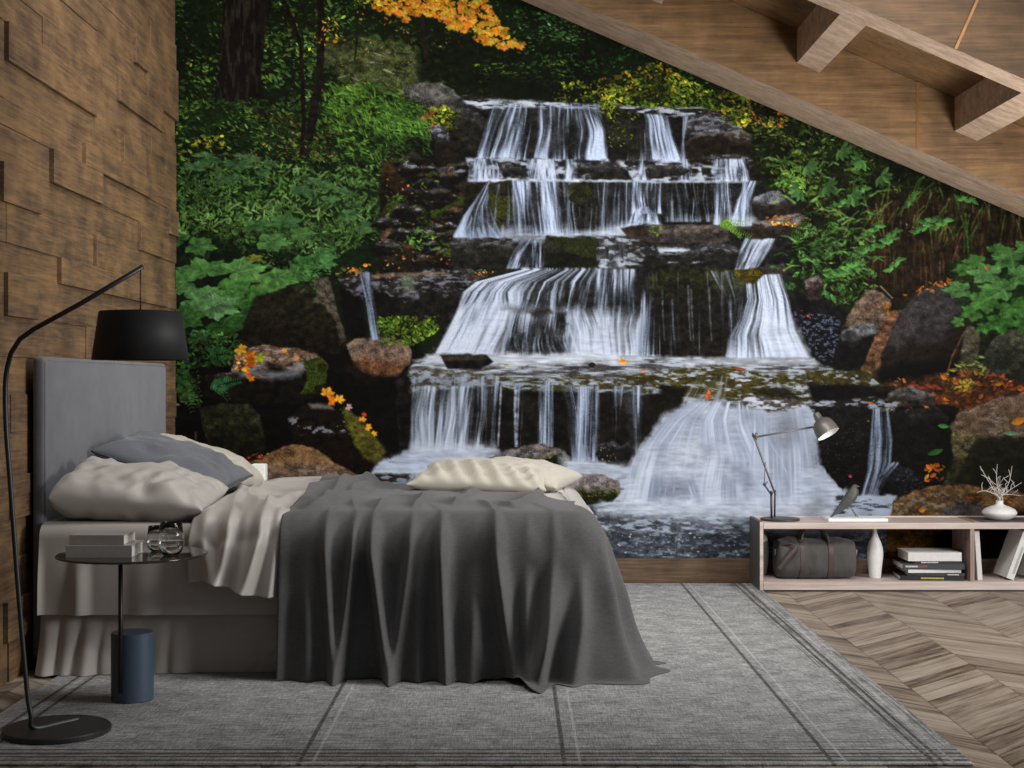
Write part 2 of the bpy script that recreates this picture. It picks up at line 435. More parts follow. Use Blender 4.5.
    # trunks
    def bark(pts, c0, c1, fx):
        s, a, sd = pm(pts, 1.5, 1)
        n = samp(GR[2], PX[s]/fx+WX[7][s]*.35, PY[s]/14+3)*.6+samp(GR[3], PX[s]/fx*2, PY[s]/7)*.4
        q = sm(.45, .75, n)[..., None]
        put(s, a, C(c0)*(1-q)+C(c1)*q)
    bark([(224, -44), (276, -44), (272, 4), (266, 30), (261, 70), (264, 110), (238, 108), (214, 104), (219, 70), (222, 40)], (17, 13, 11), (42, 35, 30), 2.6)
    fill([(258, -44), (277, -44), (272, 6), (263, 40), (261, 105), (255, 108), (257, 40)], (10, 8, 6), 1, 4, .6)
    leaves([(212, 98), (266, 98), (280, 118), (205, 116)], 130, (4, 9), G1, .5)
    stroke([(283, -44), (284, 0), (294, 24), (301, 48), (303, 90), (304, 118), (302, 152)], 3.2, 4.4, (16, 12, 9), .6)
    stroke([(319, -44), (320, 0), (322, 30), (320, 70), (316, 100), (311, 130), (307, 152)], 6, 9, (20, 16, 11), .7, rough=.8)
    stroke([(300, 20), (312, 26), (319, 34)], 1.6, 1.2, (16, 12, 9)); stroke([(323, 30), (332, 14), (344, 2)], 1.8, 1, (18, 14, 10))
    stroke([(326, 46), (334, 58)], 3, 3, (70, 62, 50)); stroke([(357, 38), (355, 60)], 2.4, 1.6, (26, 20, 14)); stroke([(422, 20), (425, 44), (428, 62)], 4.5, 4, (30, 24, 16))
    # yellow autumn leaves
    yp = [(372, -20), (470, -20), (488, 4), (498, 20), (508, 34), (522, 44), (508, 52), (494, 46), (478, 42), (466, 32), (446, 27), (430, 14), (410, 14), (404, 22), (392, 12), (372, 10)]
    leaves(yp, 240, (4, 8), [(196, 124, 28), (170, 104, 24)], .62, (.2, 1.4), .2, clump=.15)
    for x, y in ptin(yp, 300):
        c = [(226, 160, 44), (216, 146, 34), (234, 176, 62), (222, 134, 36)][rng.integers(4)]
        maple(x+3, y+1, 3.4+2.6*rng.random(), PI+1.2*(rng.random()-.5), .8, tuple(q*(.8+.25*rng.random()) for q in c), .1)
    leaves([(376, 0), (420, 0), (428, 12), (410, 22), (384, 26)], 40, (4, 7), [(220, 140, 40), (190, 110, 30)], .6)
    leaves([(300, 20), (336, 16), (342, 44), (316, 46)], 34, (3, 7), [(196, 130, 30), (170, 140, 34)], .55)
    leaves([(350, -5), (392, 0), (395, 26), (360, 20)], 60, (3, 7), [(150, 140, 44), (210, 130, 36), (110, 120, 40)], .5)
    leaves([(385, 10), (460, 30), (470, 50), (400, 46)], 50, (2, 5), [(140, 110, 60), (120, 70, 30), (160, 130, 80)], .6)
    # ---------- left herbs ----------
    fill([(170, 112), (330, 108), (420, 150), (400, 210), (388, 300), (330, 282), (260, 310), (170, 330)], (14, 28, 10), 6, 5, .8, .6)
    leaves([(170, 100), (330, 105), (400, 150), (388, 235), (330, 262), (170, 262)], 3600, (3, 9), [(46, 90, 30), (58, 108, 36), (36, 74, 24), (74, 118, 44), (30, 60, 20)], .36, (.3, 1.0), clump=.35)
    leaves([(255, 110), (345, 120), (340, 165), (260, 150)], 420, (2, 6), [(70, 72, 30), (50, 60, 24), (84, 66, 36), (34, 40, 16)], .5)
    leaves([(196, 132), (224, 134), (224, 148), (190, 146)], 36, (4, 8), [(124, 132, 36), (100, 124, 36)], .5)
    leaves([(178, 150), (250, 150), (310, 176), (300, 184), (220, 156), (178, 158)], 46, (2, 4), [(130, 66, 26), (110, 50, 20)], .6)
    for k in range(120):
        x, y = 182+190*rng.random(), 175+60*rng.random()
        frond(x, y, x+16*(rng.random()-.3), y-9*rng.random()+4, 5, [(66, 116, 44), (50, 96, 34), (88, 130, 54)][k % 3])
    hb = [(178, 165), (250, 158), (320, 172), (384, 160), (386, 235), (330, 258), (240, 250), (178, 262)]
    for x, y in ptin(hb, 900):
        nz = float(samp(GR[6], np.array([x/26.]), np.array([y/18.]))[0])
        a = -PI/2+1.3*(rng.random()*2-1); l = 5+7*rng.random()
        c = [(66, 104, 40), (82, 124, 52), (54, 88, 34), (96, 138, 66)][rng.integers(4)]
        leaf(x, y, l, 1.8+1.2*rng.random(), a+(1.2 if rng.random() < .5 else 0), C(c)*(.45+1.0*nz), .9)
    for x, y in ptin([(326, 84), (420, 92), (432, 135), (410, 166), (350, 160), (322, 120)], 420):
        leaf(x, y, 5+6*rng.random(), 2.2, .7+.9*(rng.random()*2-1), C([(74, 124, 30), (90, 144, 40), (58, 104, 26)][rng.integers(3)])*(.6+.6*rng.random()), .9)
    for x, y, r, rot, sq in [(196, 168, 17, .2, .45), (212, 162, 15, -.5, .4), (236, 166, 19, .6, .4), (228, 178, 18, 2.8, .5), (252, 160, 13, .1, .4), (268, 164, 12, .9, .45),
                             (262, 172, 12, 2, .4), (205, 156, 14, 0, .35), (240, 157, 12, 1, .35), (302, 192, 16, .3, .5), (322, 186, 15, 1.2, .4), (314, 182, 13, -.4, .4), (340, 192, 13, .5, .4),
                             (345, 215, 15, 1.9, .55), (362, 226, 13, 2.2, .7), (352, 206, 12, .7, .5), (330, 200, 12, .5, .4)]:
        maple(x, y, r, rot, sq, TL[int(x+y) % 4])
    stroke([(303, 100), (304, 122), (302, 150)], 4, 4.4, (16, 12, 9), .6)
    stroke([(316, 98), (311, 130), (305, 154)], 8, 10, (20, 16, 11), .7, rough=.8)
    leaves([(292, 140), (325, 140), (325, 162), (290, 160)], 50, (3, 7), G1, .4)
    # big maple-like leaves, lower left
    fill([(170, 238), (240, 236), (318, 262), (322, 300), (264, 312), (262, 330), (240, 345), (170, 360)], (9, 16, 8), 4, 5, .8, .5)
    leaves([(215, 225), (335, 225), (330, 278), (260, 270)], 420, (4, 10), [(40, 84, 34), (30, 66, 26), (54, 98, 42)], .4, clump=.3)
    for x, y, r, rot, sq, c in [(282, 222, 24, 1.3, .42, (48, 98, 54)), (262, 226, 20, -.9, .4, (42, 90, 50)), (298, 234, 20, 1.5, .45, (56, 106, 56)), (268, 242, 26, 1.7, .45, (58, 112, 60)),
                                (196, 246, 24, 1.8, .5, (54, 106, 54)), (180, 240, 18, -1, .5, (48, 98, 50)), (320, 254, 20, 2.0, .5, (48, 104, 56)), (324, 264, 15, 1.7, .5, (52, 110, 60)),
                                (252, 258, 14, 2.2, .4, (88, 104, 44)), (300, 264, 22, 1.9, .6, (44, 96, 44)), (296, 274, 20, 2.3, .6, (50, 106, 50)), (311, 286, 16, 2.6, .8, (38, 92, 38)),
                                (205, 272, 32, -.3, .5, (58, 116, 58)), (186, 282, 28, -1.5, .6, (60, 118, 62)), (238, 272, 33, 1.2, .5, (64, 124, 66)), (262, 284, 30, 1.6, .55, (66, 122, 60)),
                                (276, 278, 26, 1.9, .55, (64, 126, 62)), (228, 290, 34, 1.9, .5, (52, 112, 50)), (250, 300, 28, 2.2, .6, (44, 100, 42)), (246, 316, 26, 2.7, .8, (34, 86, 32)),
                                (196, 300, 36, 1.75, .55, (66, 124, 74)), (214, 306, 30, 2.0, .55, (70, 126, 84)), (184, 318, 26, 1.2, .6, (40, 90, 38)), (222, 326, 24, 2.6, .7, (34, 80, 32)), (196, 338, 20, 1.8, .6, (48, 102, 60))]:
        maple(x, y, r, rot, sq, c)
    specks([(190, 285), (230, 296), (228, 312), (196, 304)], 30, (190, 205, 190), (.5, 1), .7)
    # ---------- left rocks ----------
    fill([(170, 345), (250, 330), (345, 345), (420, 338), (420, 480), (360, 480), (250, 465), (170, 480)], (8, 7, 5), 3, 4, 1, .5)
    rock([(256, 296), (298, 284), (311, 279), (330, 278), (338, 312), (347, 340), (342, 354), (300, 352), (240, 346), (246, 318)], (25, 23, 15), (18, 15, 10), .6, 2)
    rock([(311, 279), (329, 277), (338, 312), (347, 340), (340, 345), (336, 322), (326, 306), (312, 302), (318, 294)], (66, 60, 50), (52, 46, 38), .7, 1.5)
    leaves([(300, 268), (318, 268), (316, 300), (300, 290)], 40, (5, 10), [(38, 92, 38), (30, 76, 30)], .5)
    leaves([(178, 330), (240, 334), (248, 362), (178, 370)], 320, (4, 10), [(30, 74, 24), (40, 90, 30), (22, 56, 18)], .45, clump=.2)
    rock([(236, 352), (262, 345), (296, 349), (318, 353), (328, 366), (327, 388), (300, 404), (255, 404), (205, 398), (206, 376), (232, 372)], (88, 68, 52), (13, 10, 7), .42, 2.5, wet=.8, rim=0)
    foamy([(285, 372), (300, 362), (308, 366), (300, 376), (270, 379), (240, 376), (245, 370)], (140, 142, 150), 3, 3, .65)
    rock([(304, 362), (320, 356), (328, 368), (327, 388), (312, 396), (300, 394), (308, 380)], (30, 30, 12), (16, 18, 7), .6, 2, moss=(44, 56, 14))
    leaves([(236, 345), (262, 352), (266, 378), (236, 378)], 34, (5, 11), [(170, 88, 24), (186, 110, 28), (140, 66, 22), (210, 150, 50)], .6)
    for x, y, r, rot, c in [(240, 349, 9, 2.2, (190, 140, 40)), (249, 361, 11, 1.6, (168, 84, 24)), (259, 357, 8, 2.6, (120, 140, 40)), (284, 351, 4, 1, (220, 130, 30)), (250, 379, 6, 1, (206, 112, 30)), (296, 358, 4, 1.4, (190, 120, 40))]:
        maple(x, y, r, rot, .8, c)
    frond(210, 356, 236, 352, 12, (34, 92, 36)); frond(214, 388, 240, 378, 11, (44, 112, 62)); frond(214, 380, 228, 396, 10, (40, 104, 50)); frond(180, 382, 198, 402, 11, (40, 86, 30)); frond(186, 392, 192, 408, 10, (50, 92, 32)); frond(176, 372, 196, 384, 11, (32, 80, 30))
    leaves([(176, 365), (200, 372), (202, 404), (176, 408)], 90, (4, 9), [(36, 78, 26), (52, 92, 32)], .35)
    rock([(200, 407), (226, 403), (250, 404), (260, 414), (265, 436), (264, 456), (224, 460), (206, 438)], (30, 31, 18), (17, 17, 10), .5, 2)
    stroke([(196, 380), (204, 430), (212, 448)], 1.6, 1.4, (34, 28, 20)); stroke([(196, 432), (196, 446)], 2, 1.5, (64, 52, 34))
    rock([(287, 424), (296, 410), (310, 402), (330, 405), (346, 407), (360, 420), (374, 434), (386, 452), (378, 464), (366, 474), (340, 466), (312, 452), (294, 440)], (16, 12, 8), (15, 10, 6), .5, 2.5)
    s_, a_, sd_ = pm([(344, 407), (360, 420), (374, 434), (386, 452), (378, 464), (364, 458), (354, 442), (346, 424)], 2, 2)
    put(s_, a_, C((84, 78, 28))*(.5+.9*N_s[s_])[..., None])
    leaves([(340, 408), (352, 410), (362, 440), (356, 448), (344, 425)], 160, (2, 4), [(66, 104, 20), (86, 120, 30), (44, 74, 14)], .6)
    ripple([(288, 418), (300, 417), (296, 428), (345, 424), (345, 432), (296, 435), (288, 430)], (18, 14, 10), (150, 150, 160), .42, 7, 4, 2, .08, 2, .8)
    foamy([(308, 403), (332, 404), (334, 409), (312, 409)], (120, 112, 108), 1.5, 1.5, .8)
    for x, y, r, rot, c in [(327, 394, 9, .4, (222, 146, 38)), (331, 401, 7, 1.5, (214, 110, 22)), (339, 400, 7, .6, (230, 160, 40)), (362, 420, 5, .3, (214, 140, 30)), (368, 427, 5, 1.8, (226, 150, 36)), (374, 434, 4, 1, (220, 160, 40)), (364, 415, 3.5, 0, (170, 60, 30)), (348, 407, 5, 1.8, (190, 150, 150))]:
        maple(x, y, r, rot, .9, c)
    # brown dome in front
    rock([(226, 470), (240, 462), (262, 458), (284, 446), (302, 444), (318, 450), (340, 466), (366, 478), (372, 496), (226, 500)], (112, 84, 56), (104, 88, 78), .55, 2, tex=.4)
    ripple([(240, 470), (290, 462), (330, 466), (352, 480), (300, 490), (240, 488)], (98, 82, 72), (164, 160, 172), .40, 6, 3, 5, .1, 4, .5)
    leaves([(228, 460), (262, 452), (276, 452), (262, 462), (232, 468)], 50, (3, 6), [(120, 50, 24), (90, 36, 20), (150, 84, 30)], .6)
    # round rock
    rock([(346, 345), (356, 338), (380, 337), (404, 340), (412, 350), (410, 364), (398, 376), (372, 378), (354, 368)], (92, 76, 66), (82, 54, 36), .55, 1.5, tex=.5)
    fill([(344, 352), (356, 366), (374, 376), (392, 378), (370, 386), (346, 372)], (18, 12, 9), 1.5, 3, .9)
    # ---------- left terraces ----------
    fill([(384, 150), (420, 130), (470, 130), (500, 180), (480, 240), (520, 262), (500, 272), (380, 276), (376, 220)], (17, 15, 10), 4, 4, 1, .7)
    rock([(402, 88), (420, 83), (440, 83), (454, 90), (462, 98), (458, 111), (430, 110), (418, 103), (404, 98)], (78, 77, 74), (50, 48, 46), .6, 1.5)
    rock([(455, 96), (486, 102), (488, 150), (462, 152), (452, 128), (458, 112)], (36, 36, 34), (24, 23, 19), .5, 2, wet=.35)
    leaves([(424, 108), (448, 106), (460, 110), (456, 128), (440, 134), (428, 122)], 200, (3, 8), [(96, 130, 28), (120, 146, 36), (70, 104, 24)], .5)
    leaves([(380, 100), (418, 96), (436, 130), (434, 152), (412, 166), (384, 160)], 800, (4, 10), [(50, 110, 30), (66, 128, 36), (38, 88, 24)], .3, (.7, .8), clump=.3)
    rock([(430, 124), (444, 126), (452, 140), (458, 150), (446, 158), (430, 150)], (46, 44, 48), (18, 15, 12), .4, 2, wet=.9)
    leaves([(416, 112), (434, 112), (436, 132), (424, 130)], 16, (4, 7), [(120, 66, 40), (160, 90, 40)], .6)
    rock([(384, 160), (412, 166), (424, 182), (418, 200), (396, 196), (382, 180)], (40, 28, 16), (22, 16, 10), .5, 3)
    rock([(418, 170), (444, 166), (462, 176), (466, 200), (450, 212), (428, 206)], (48, 46, 46), (20, 17, 12), .45, 3, wet=1.0)
    rock([(448, 164), (470, 162), (486, 178), (488, 190), (476, 204), (466, 210), (458, 190)], (56, 56, 52), (22, 18, 13), .3, 2.5, wet=.7)
    rock([(430, 196), (462, 180), (466, 215), (452, 236), (430, 220)], (30, 26, 12), (18, 15, 10), .4, 3, moss=(40, 50, 14))
    ripple([(432, 186), (448, 184), (446, 198), (434, 196)], (40, 40, 44), (150, 150, 165), .5, 5, 3, 1)
    rock([(380, 230), (400, 222), (412, 232), (416, 252), (402, 262), (382, 262)], (70, 52, 38), (30, 24, 18), .5, 2.5)
    leaves([(406, 222), (432, 220), (436, 240), (420, 252), (408, 242)], 110, (4, 9), [(40, 100, 24), (54, 118, 34), (28, 74, 18)], .4)
    leaves([(384, 195), (412, 195), (416, 215), (386, 220)], 120, (3, 8), [(48, 96, 26), (64, 114, 34)], .35)
    ripple([(416, 252), (432, 246), (444, 262), (424, 266)], (50, 46, 46), (150, 150, 160), .55, 6, 4, 2)
    rock([(424, 226), (446, 224), (448, 232), (430, 234)], (110, 98, 84), (60, 50, 40), .5, 1.5)
    leaves([(450, 237), (472, 235), (476, 241), (452, 243)], 60, (3, 6), [(120, 170, 30), (96, 150, 28)], .35, (0, .4))
    leaves([(384, 240), (448, 240), (450, 264), (384, 266)], 60, (2, 5), [(120, 60, 30), (90, 80, 40), (150, 100, 50)], .6)
    for k in range(64):
        x, y = 384+88*rng.random(), 160+104*rng.random()
        if x > 470 - .2*(y-160) or (y < 175 and x < 395): continue
        w, h = 7+11*rng.random(), 4+5*rng.random()
        p = [(x-w, y+h*.5), (x-w*.6, y-h*.6), (x, y-h), (x+w*.7, y-h*.5), (x+w, y+h*.4), (x+w*.3, y+h), (x-w*.5, y+h)]
        q = rng.random()
        rock(p, (46, 42, 40) if q < .55 else (58, 44, 32), (13, 11, 9), .38, 2.2, wet=.9 if q < .4 else .2, moss=(42, 54, 16) if q > .82 else None)
    leaves([(384, 165), (440, 165), (450, 262), (384, 262)], 110, (3, 7), [(44, 78, 22), (60, 100, 30), (34, 56, 16)], .4, clump=.5)
    leaves([(384, 165), (460, 165), (460, 268), (384, 268)], 60, (2, 5), [(120, 60, 34), (90, 62, 40), (150, 90, 50), (100, 48, 30)], .6)
    leaves([(406, 222), (432, 220), (436, 240), (420, 252), (408, 242)], 70, (4, 9), [(44, 100, 24), (56, 118, 34)], .4)
    # stone shelf on the left
    rock([(338, 276), (380, 274), (424, 270), (466, 268), (490, 272), (466, 290), (454, 312), (440, 330), (420, 322), (380, 318), (345, 312)], (34, 31, 29), (19, 17, 14), .4, 2.5, wet=.6)
    stroke([(352, 280), (392, 275), (444, 273)], 4, 3, (110, 92, 76), .5, 1)
    fill([(402, 276), (414, 276), (416, 294), (408, 300), (400, 286)], (96, 106, 88), 3, 2, .8)
    ripple([(340, 276), (372, 276), (396, 296), (416, 292), (420, 300), (390, 304), (350, 294)], (26, 23, 24), (112, 112, 128), .45, 8, 4, 3, .1, 3, .8)
    leaves([(466, 270), (496, 270), (500, 276), (470, 280)], 40, (2, 5), [(50, 84, 60), (150, 80, 30)], .6)
    leaves([(378, 316), (438, 316), (438, 332), (412, 346), (380, 344)], 420, (3, 8), [(56, 104, 20), (74, 124, 26), (40, 80, 16), (100, 140, 30)], .5)
    leaves([(334, 270), (380, 262), (388, 274), (340, 280)], 60, (3, 7), [(150, 92, 30), (90, 74, 40), (190, 120, 40), (60, 90, 30)], .6)
    fill([(340, 286), (362, 300), (368, 338), (345, 336)], (10, 9, 7), 2, 2)
    fill([(372, 286), (396, 300), (396, 318), (380, 330), (376, 310)], (14, 12, 9), 2, 2)
    fall([(356, 272), (360, 284), (364, 300), (370, 340)], [(374, 272), (373, 284), (378, 310), (382, 340)], [(0, .45), (.5, .62), (1, .45)], None, 1.6, .1, (170, 184, 206), (80, 88, 104), seed=2, edge=2)
    leaves([(376, 318), (392, 316), (394, 334), (382, 338)], 60, (3, 7), [(66, 114, 24), (50, 96, 22)], .5)
    # ---------- cascade rock body ----------
    body = [(462, 97), (520, 99), (600, 106), (650, 108), (705, 110), (742, 118), (760, 180), (790, 240), (812, 300), (830, 360), (830, 430), (810, 510), (620, 520), (400, 470), (396, 380), (430, 352), (456, 300), (500, 270), (450, 245), (462, 210), (486, 186), (470, 160), (486, 120)]
    fill(body, (23, 22, 20), 2, 1.5, 1, .8)
    specks(body, 2600, (66, 66, 70), (.5, 1.3), .55, (0, 1.5))
    # right-hand ledges
    rock([(684, 112), (706, 108), (716, 112), (742, 126), (748, 160), (690, 166), (684, 140)], (50, 49, 50), (22, 20, 17), .45, 2.5, wet=.6)
    stroke([(688, 122), (704, 117), (722, 122), (742, 128)], 2.2, 1.4, (150, 156, 170), .5, .9, .7, 2); stroke([(692, 135), (712, 130), (738, 132)], 2.4, 1.4, (140, 146, 160), .5, .9, .7, 2)
    rock([(686, 142), (700, 134), (742, 130), (752, 136), (750, 164), (690, 164)], (58, 52, 44), (22, 18, 14), .25, 2, wet=.6, rim=1.5)
    rock([(700, 156), (740, 154), (756, 160), (758, 172), (742, 178), (718, 168)], (40, 36, 34), (22, 18, 15), .5, 2, wet=.6)
    # tier 1
    ripple([(462, 96), (482, 100), (520, 100), (560, 102), (605, 106), (604, 112), (560, 108), (520, 107), (484, 110), (464, 102)], (36, 35, 34), (186, 194, 208), .52, 12, 2.2, 0)
    fall([(492, 104), (484, 128), (475, 160)], [(600, 107), (606, 130), (609, 161)], [(0, .55), (.10, .62), (.28, .62), (.37, .25), (.47, .70), (.56, .55), (.62, .60), (.70, .40), (.80, .66), (1, .6)],
         [(0, .72), (.15, .62), (.35, .55), (.42, .45), (.55, .62), (.65, .55), (.72, .35), (.82, .62), (1, .55)], 2.3, .35, seed=1)
    fill([(608, 108), (640, 112), (646, 160), (610, 160)], (28, 27, 20), 2, 2, .7)
    leaves([(602, 100), (640, 108), (634, 150), (610, 148)], 150, (2, 5), [(54, 74, 20), (90, 112, 24), (34, 48, 14)], .55, clump=.4)
    leaves([(600, 96), (616, 98), (612, 120), (602, 112)], 50, (3, 6), [(110, 140, 26), (84, 120, 24)], .55)
    fall([(614, 108), (612, 160)], [(648, 110), (648, 161)], [(0, .12), (1, .30)], [(0, .25), (1, .42)], 1.5, .3, (150, 156, 168), (70, 74, 80), .8, seed=5)
    fall([(638, 108), (644, 120), (646, 162)], [(668, 112), (674, 135), (684, 163)], [(0, .5), (.3, .75), (.8, .72), (1, .5)], [(0, .5), (.35, .72), (.9, .8), (1, .6)], 2.0, .4, seed=3)
    fall([(682, 114), (681, 140), (678, 163)], [(690, 113), (685, 140), (686, 163)], [(0, .55), (1, .5)], None, 1.4, .3, (196, 204, 216), seed=6, edge=1.5)
    ripple([(612, 105), (650, 108), (706, 108), (716, 114), (670, 117), (640, 113)], (32, 30, 28), (176, 184, 198), .5, 10, 2.2, 4)
    # tier 1b
    ripple([(466, 158), (560, 160), (640, 161), (690, 163), (716, 166), (745, 172), (744, 182), (470, 182)], (30, 29, 28), (168, 176, 190), .43, 9, 4, 2, .16)
    for x0, x1 in [(466, 500), (522, 556), (560, 576), (594, 612), (634, 646), (676, 690), (708, 746)]:
        fall([(x0+4, 159), (x0, 182)], [(x1, 159), (x1+5, 182)], [(0, .5), (.5, .82), (1, .55)], None, 2, .3, (206, 214, 228), seed=int(x0), edge=4)
    for p in [[(592, 168), (602, 162), (616, 163), (628, 170), (632, 180), (594, 180)], [(500, 164), (520, 162), (524, 176), (504, 178)], [(577, 163), (592, 162), (594, 174), (578, 176)], [(646, 166), (676, 165), (690, 170), (686, 176), (650, 177)], [(700, 166), (712, 168), (712, 176), (702, 176)]]:
        rock(p, (46, 45, 44), (24, 23, 21), .4, 2, wet=.4)
    stroke([(486, 180), (540, 180), (600, 181), (660, 182), (745, 182)], 2.2, 2.2, (190, 198, 212), .6, .9, .75, 1)
    # tier 2
    fall([(486, 182), (474, 200), (462, 216), (452, 236)], [(494, 182), (490, 206), (496, 222), (505, 238)], [(0, .66), (.5, .6), (1, .5)], [(0, .7), (.3, .45), (.6, .3), (1, .75)], 2.2, .45, seed=4)
    rock([(488, 184), (512, 180), (514, 232), (502, 232), (490, 208)], (30, 27, 18), (26, 25, 24), .3, 2, moss=(44, 46, 16))
    fall([(494, 186), (488, 236)], [(516, 184), (516, 236)], [(0, .2), (1, .34)], [(0, .3), (1, .5)], 1.6, .4, (150, 158, 172), seed=7)
    fall([(510, 182), (514, 235)], [(560, 181), (566, 236)], [(0, .6), (.25, .66), (.45, .52), (.6, .66), (.9, .6), (1, .5)], [(0, .62), (.2, .5), (.45, .6), (.8, .6), (1, .6)], 2.1, .4, seed=9)
    fall([(562, 182), (564, 236)], [(632, 182), (630, 234)], [(0, .4), (.15, .15), (.4, .22), (.7, .38), (1, .48)], [(0, .45), (.3, .3), (.6, .45), (1, .5)], 1.7, .4, (160, 168, 182), seed=10)
    rock([(568, 184), (588, 182), (592, 196), (580, 206), (568, 200)], (30, 30, 18), (22, 21, 17), .4, 2, moss=(38, 42, 16))
    fall([(630, 181), (630, 212)], [(663, 182), (663, 214)], [(0, .5), (.25, .72), (.45, .45), (.75, .6), (1, .45)], [(0, .45), (.4, .62), (.7, .5), (1, .6)], 1.7, .3, seed=12)
    fall([(662, 182), (664, 222)], [(720, 183), (722, 222)], [(0, .25), (.22, .45), (.4, .2), (.75, .2), (1, .35)], [(0, .2), (1, .36)], 1.5, .3, (140, 148, 160), seed=13)
    fall([(716, 183), (712, 224)], [(730, 182), (735, 226)], [(0, .55), (1, .5)], None, 1.6, .3, seed=14)
    fall([(746, 181), (736, 200), (728, 226)], [(757, 182), (752, 200), (756, 226)], [(0, .66), (.4, .72), (1, .5)], None, 1.8, .35, seed=15)
    fall([(738, 183), (734, 226)], [(750, 182), (750, 226)], [(0, .4), (1, .4)], None, 1.6, .3, seed=18)
    foamy([(712, 218), (756, 216), (756, 226), (714, 226)], (170, 178, 192), 4, 3, .55)
    # mound and spill
    fall([(640, 206), (630, 212), (624, 226)], [(650, 206), (660, 214), (664, 228)], [(0, .8), (1, .7)], None, 2, .4, seed=16, edge=5)
    foamy([(505, 238), (560, 232), (600, 230), (628, 222), (650, 222), (636, 234), (590, 238), (540, 242)], (176, 186, 202), 3.5, 3, .75, .4)
    foamy([(500, 230), (520, 226), (536, 232), (530, 240), (504, 240)], (150, 158, 172), 4, 3, .6, .4)
    fall([(466, 218), (456, 230), (452, 240)], [(482, 214), (496, 230), (508, 241)], [(0, .6), (.5, .45), (1, .62)], None, 2, .3, (170, 182, 202), seed=47, ft=6, wav=.12)
    # tier 3
    rock([(450, 241), (474, 238), (512, 238), (516, 268), (450, 270)], (40, 38, 36), (24, 23, 20), .4, 2.5, wet=.35)
    rock([(546, 236), (600, 238), (602, 268), (540, 268)], (34, 33, 28), (17, 17, 12), .4, 2, moss=(30, 34, 14))
    fall([(522, 238), (512, 252), (505, 269)], [(540, 238), (535, 252), (530, 269)], [(0, .5), (.5, .72), (1, .45)], [(0, .55), (.4, .62), (.7, .3), (1, .5)], 1.8, .2, seed=17)
    fall([(530, 240), (530, 268)], [(546, 240), (546, 268)], [(0, .5), (1, .36)], None, 1.5, .1, (170, 178, 194), seed=19)
    fall([(598, 238), (598, 268)], [(627, 238), (628, 268)], [(0, .5), (.5, .66), (1, .5)], None, 2, .4, (190, 198, 212), seed=20)
    ripple([(596, 236), (640, 236), (648, 248), (640, 268), (598, 268)], (38, 36, 35), (170, 178, 190), .42, 9, 4, 5, .14, 2, .75)
    rock([(622, 228), (644, 224), (728, 225), (728, 240), (720, 244), (660, 243), (628, 238)], (62, 56, 52), (42, 37, 35), .5, 1.5, tex=.5)
    leaves([(646, 226), (662, 224), (662, 236), (650, 236)], 50, (3, 6), [(110, 160, 34), (80, 130, 30)], .4)
    fill([(622, 228), (644, 226), (648, 236), (626, 236)], (36, 24, 16), 1.5, 1.5, .8)
    rock([(644, 246), (720, 244), (738, 248), (736, 268), (650, 268)], (42, 41, 40), (20, 19, 17), .35, 2, wet=.5)
    ripple([(656, 248), (690, 248), (694, 252), (660, 254)], (50, 48, 46), (176, 184, 198), .6, 10, 2.5, 1); ripple([(628, 258), (720, 258), (700, 264), (640, 266)], (26, 25, 23), (130, 134, 146), .38, 12, 2.5, 3)
    fall([(744, 238), (738, 250), (733, 271)], [(778, 238), (768, 254), (756, 272)], [(0, .6), (.5, .72), (1, .6)], None, 2.2, .3, (206, 214, 226), seed=21)
    # right bank terraces
    rock([(754, 196), (778, 190), (800, 194), (806, 208), (792, 222), (760, 222), (752, 210)], (98, 98, 106), (26, 22, 18), .35, 2, wet=.9)
    rock([(752, 222), (784, 216), (806, 214), (804, 234), (770, 238), (748, 240)], (86, 80, 76), (32, 26, 20), .45, 2, wet=.6)
    leaves([(766, 216), (790, 216), (800, 228), (770, 226)], 34, (3, 7), [(206, 132, 40), (176, 90, 36), (140, 70, 30)], .6)
    for k in range(9): frond(720+4*rng.random(), 222, 734+16*rng.random(), 222+17*rng.random(), 5, [(104, 156, 34), (84, 134, 30)][k % 2])
    # ---------- tier 4, the wide fall ----------
    fill([(500, 270), (760, 272), (790, 290), (812, 358), (440, 358), (456, 312)], (20, 19, 17), 2, 2, 1, .6)
    fall([(520, 270), (474, 282), (462, 292), (455, 312)], [(604, 268), (604, 280), (604, 290), (600, 316)], [(0, .72), (.3, .78), (.45, .6), (.6, .66), (.8, .55), (1, .6)], [(0, .8), (.35, .74), (.48, .45), (.6, .42), (.75, .30), (.9, .36), (1, .45)], 2.3, .2, (206, 214, 228), (96, 104, 118), seed=22, fb=10)
    fall([(596, 269), (592, 318)], [(648, 269), (650, 322)], [(0, .62), (.4, .58), (.65, .5), (1, .38)], [(0, .45), (.4, .5), (.7, .4), (1, .35)], 2.2, .2, (200, 208, 222), seed=23, fb=14)
    fall([(458, 306), (446, 330), (432, 356)], [(520, 300), (512, 330), (500, 358)], [(0, .8), (.6, .85), (1, .72)], [(0, .86), (.7, .85), (1, .55)], 2.6, .3, (208, 216, 230), (140, 148, 164), seed=24, ft=12)
    fall([(512, 304), (498, 358)], [(582, 302), (582, 358)], [(0, .66), (.35, .6), (.6, .55), (1, .66)], [(0, .5), (.15, .40), (.4, .52), (.55, .28), (.8, .34), (1, .66)], 2.0, .15, (196, 204, 218), (86, 92, 104), seed=25, ft=12)
    fall([(560, 308), (576, 358)], [(650, 306), (642, 358)], [(0, .45), (.3, .6), (.6, .66), (1, .45)], [(0, .85), (.5, .92), (.9, .8), (1, .5)], 2.6, .3, (204, 212, 228), (130, 138, 152), seed=26, ft=14)
    foamy([(570, 340), (600, 320), (628, 326), (640, 356), (572, 360)], (196, 204, 222), 10, 4, .55)
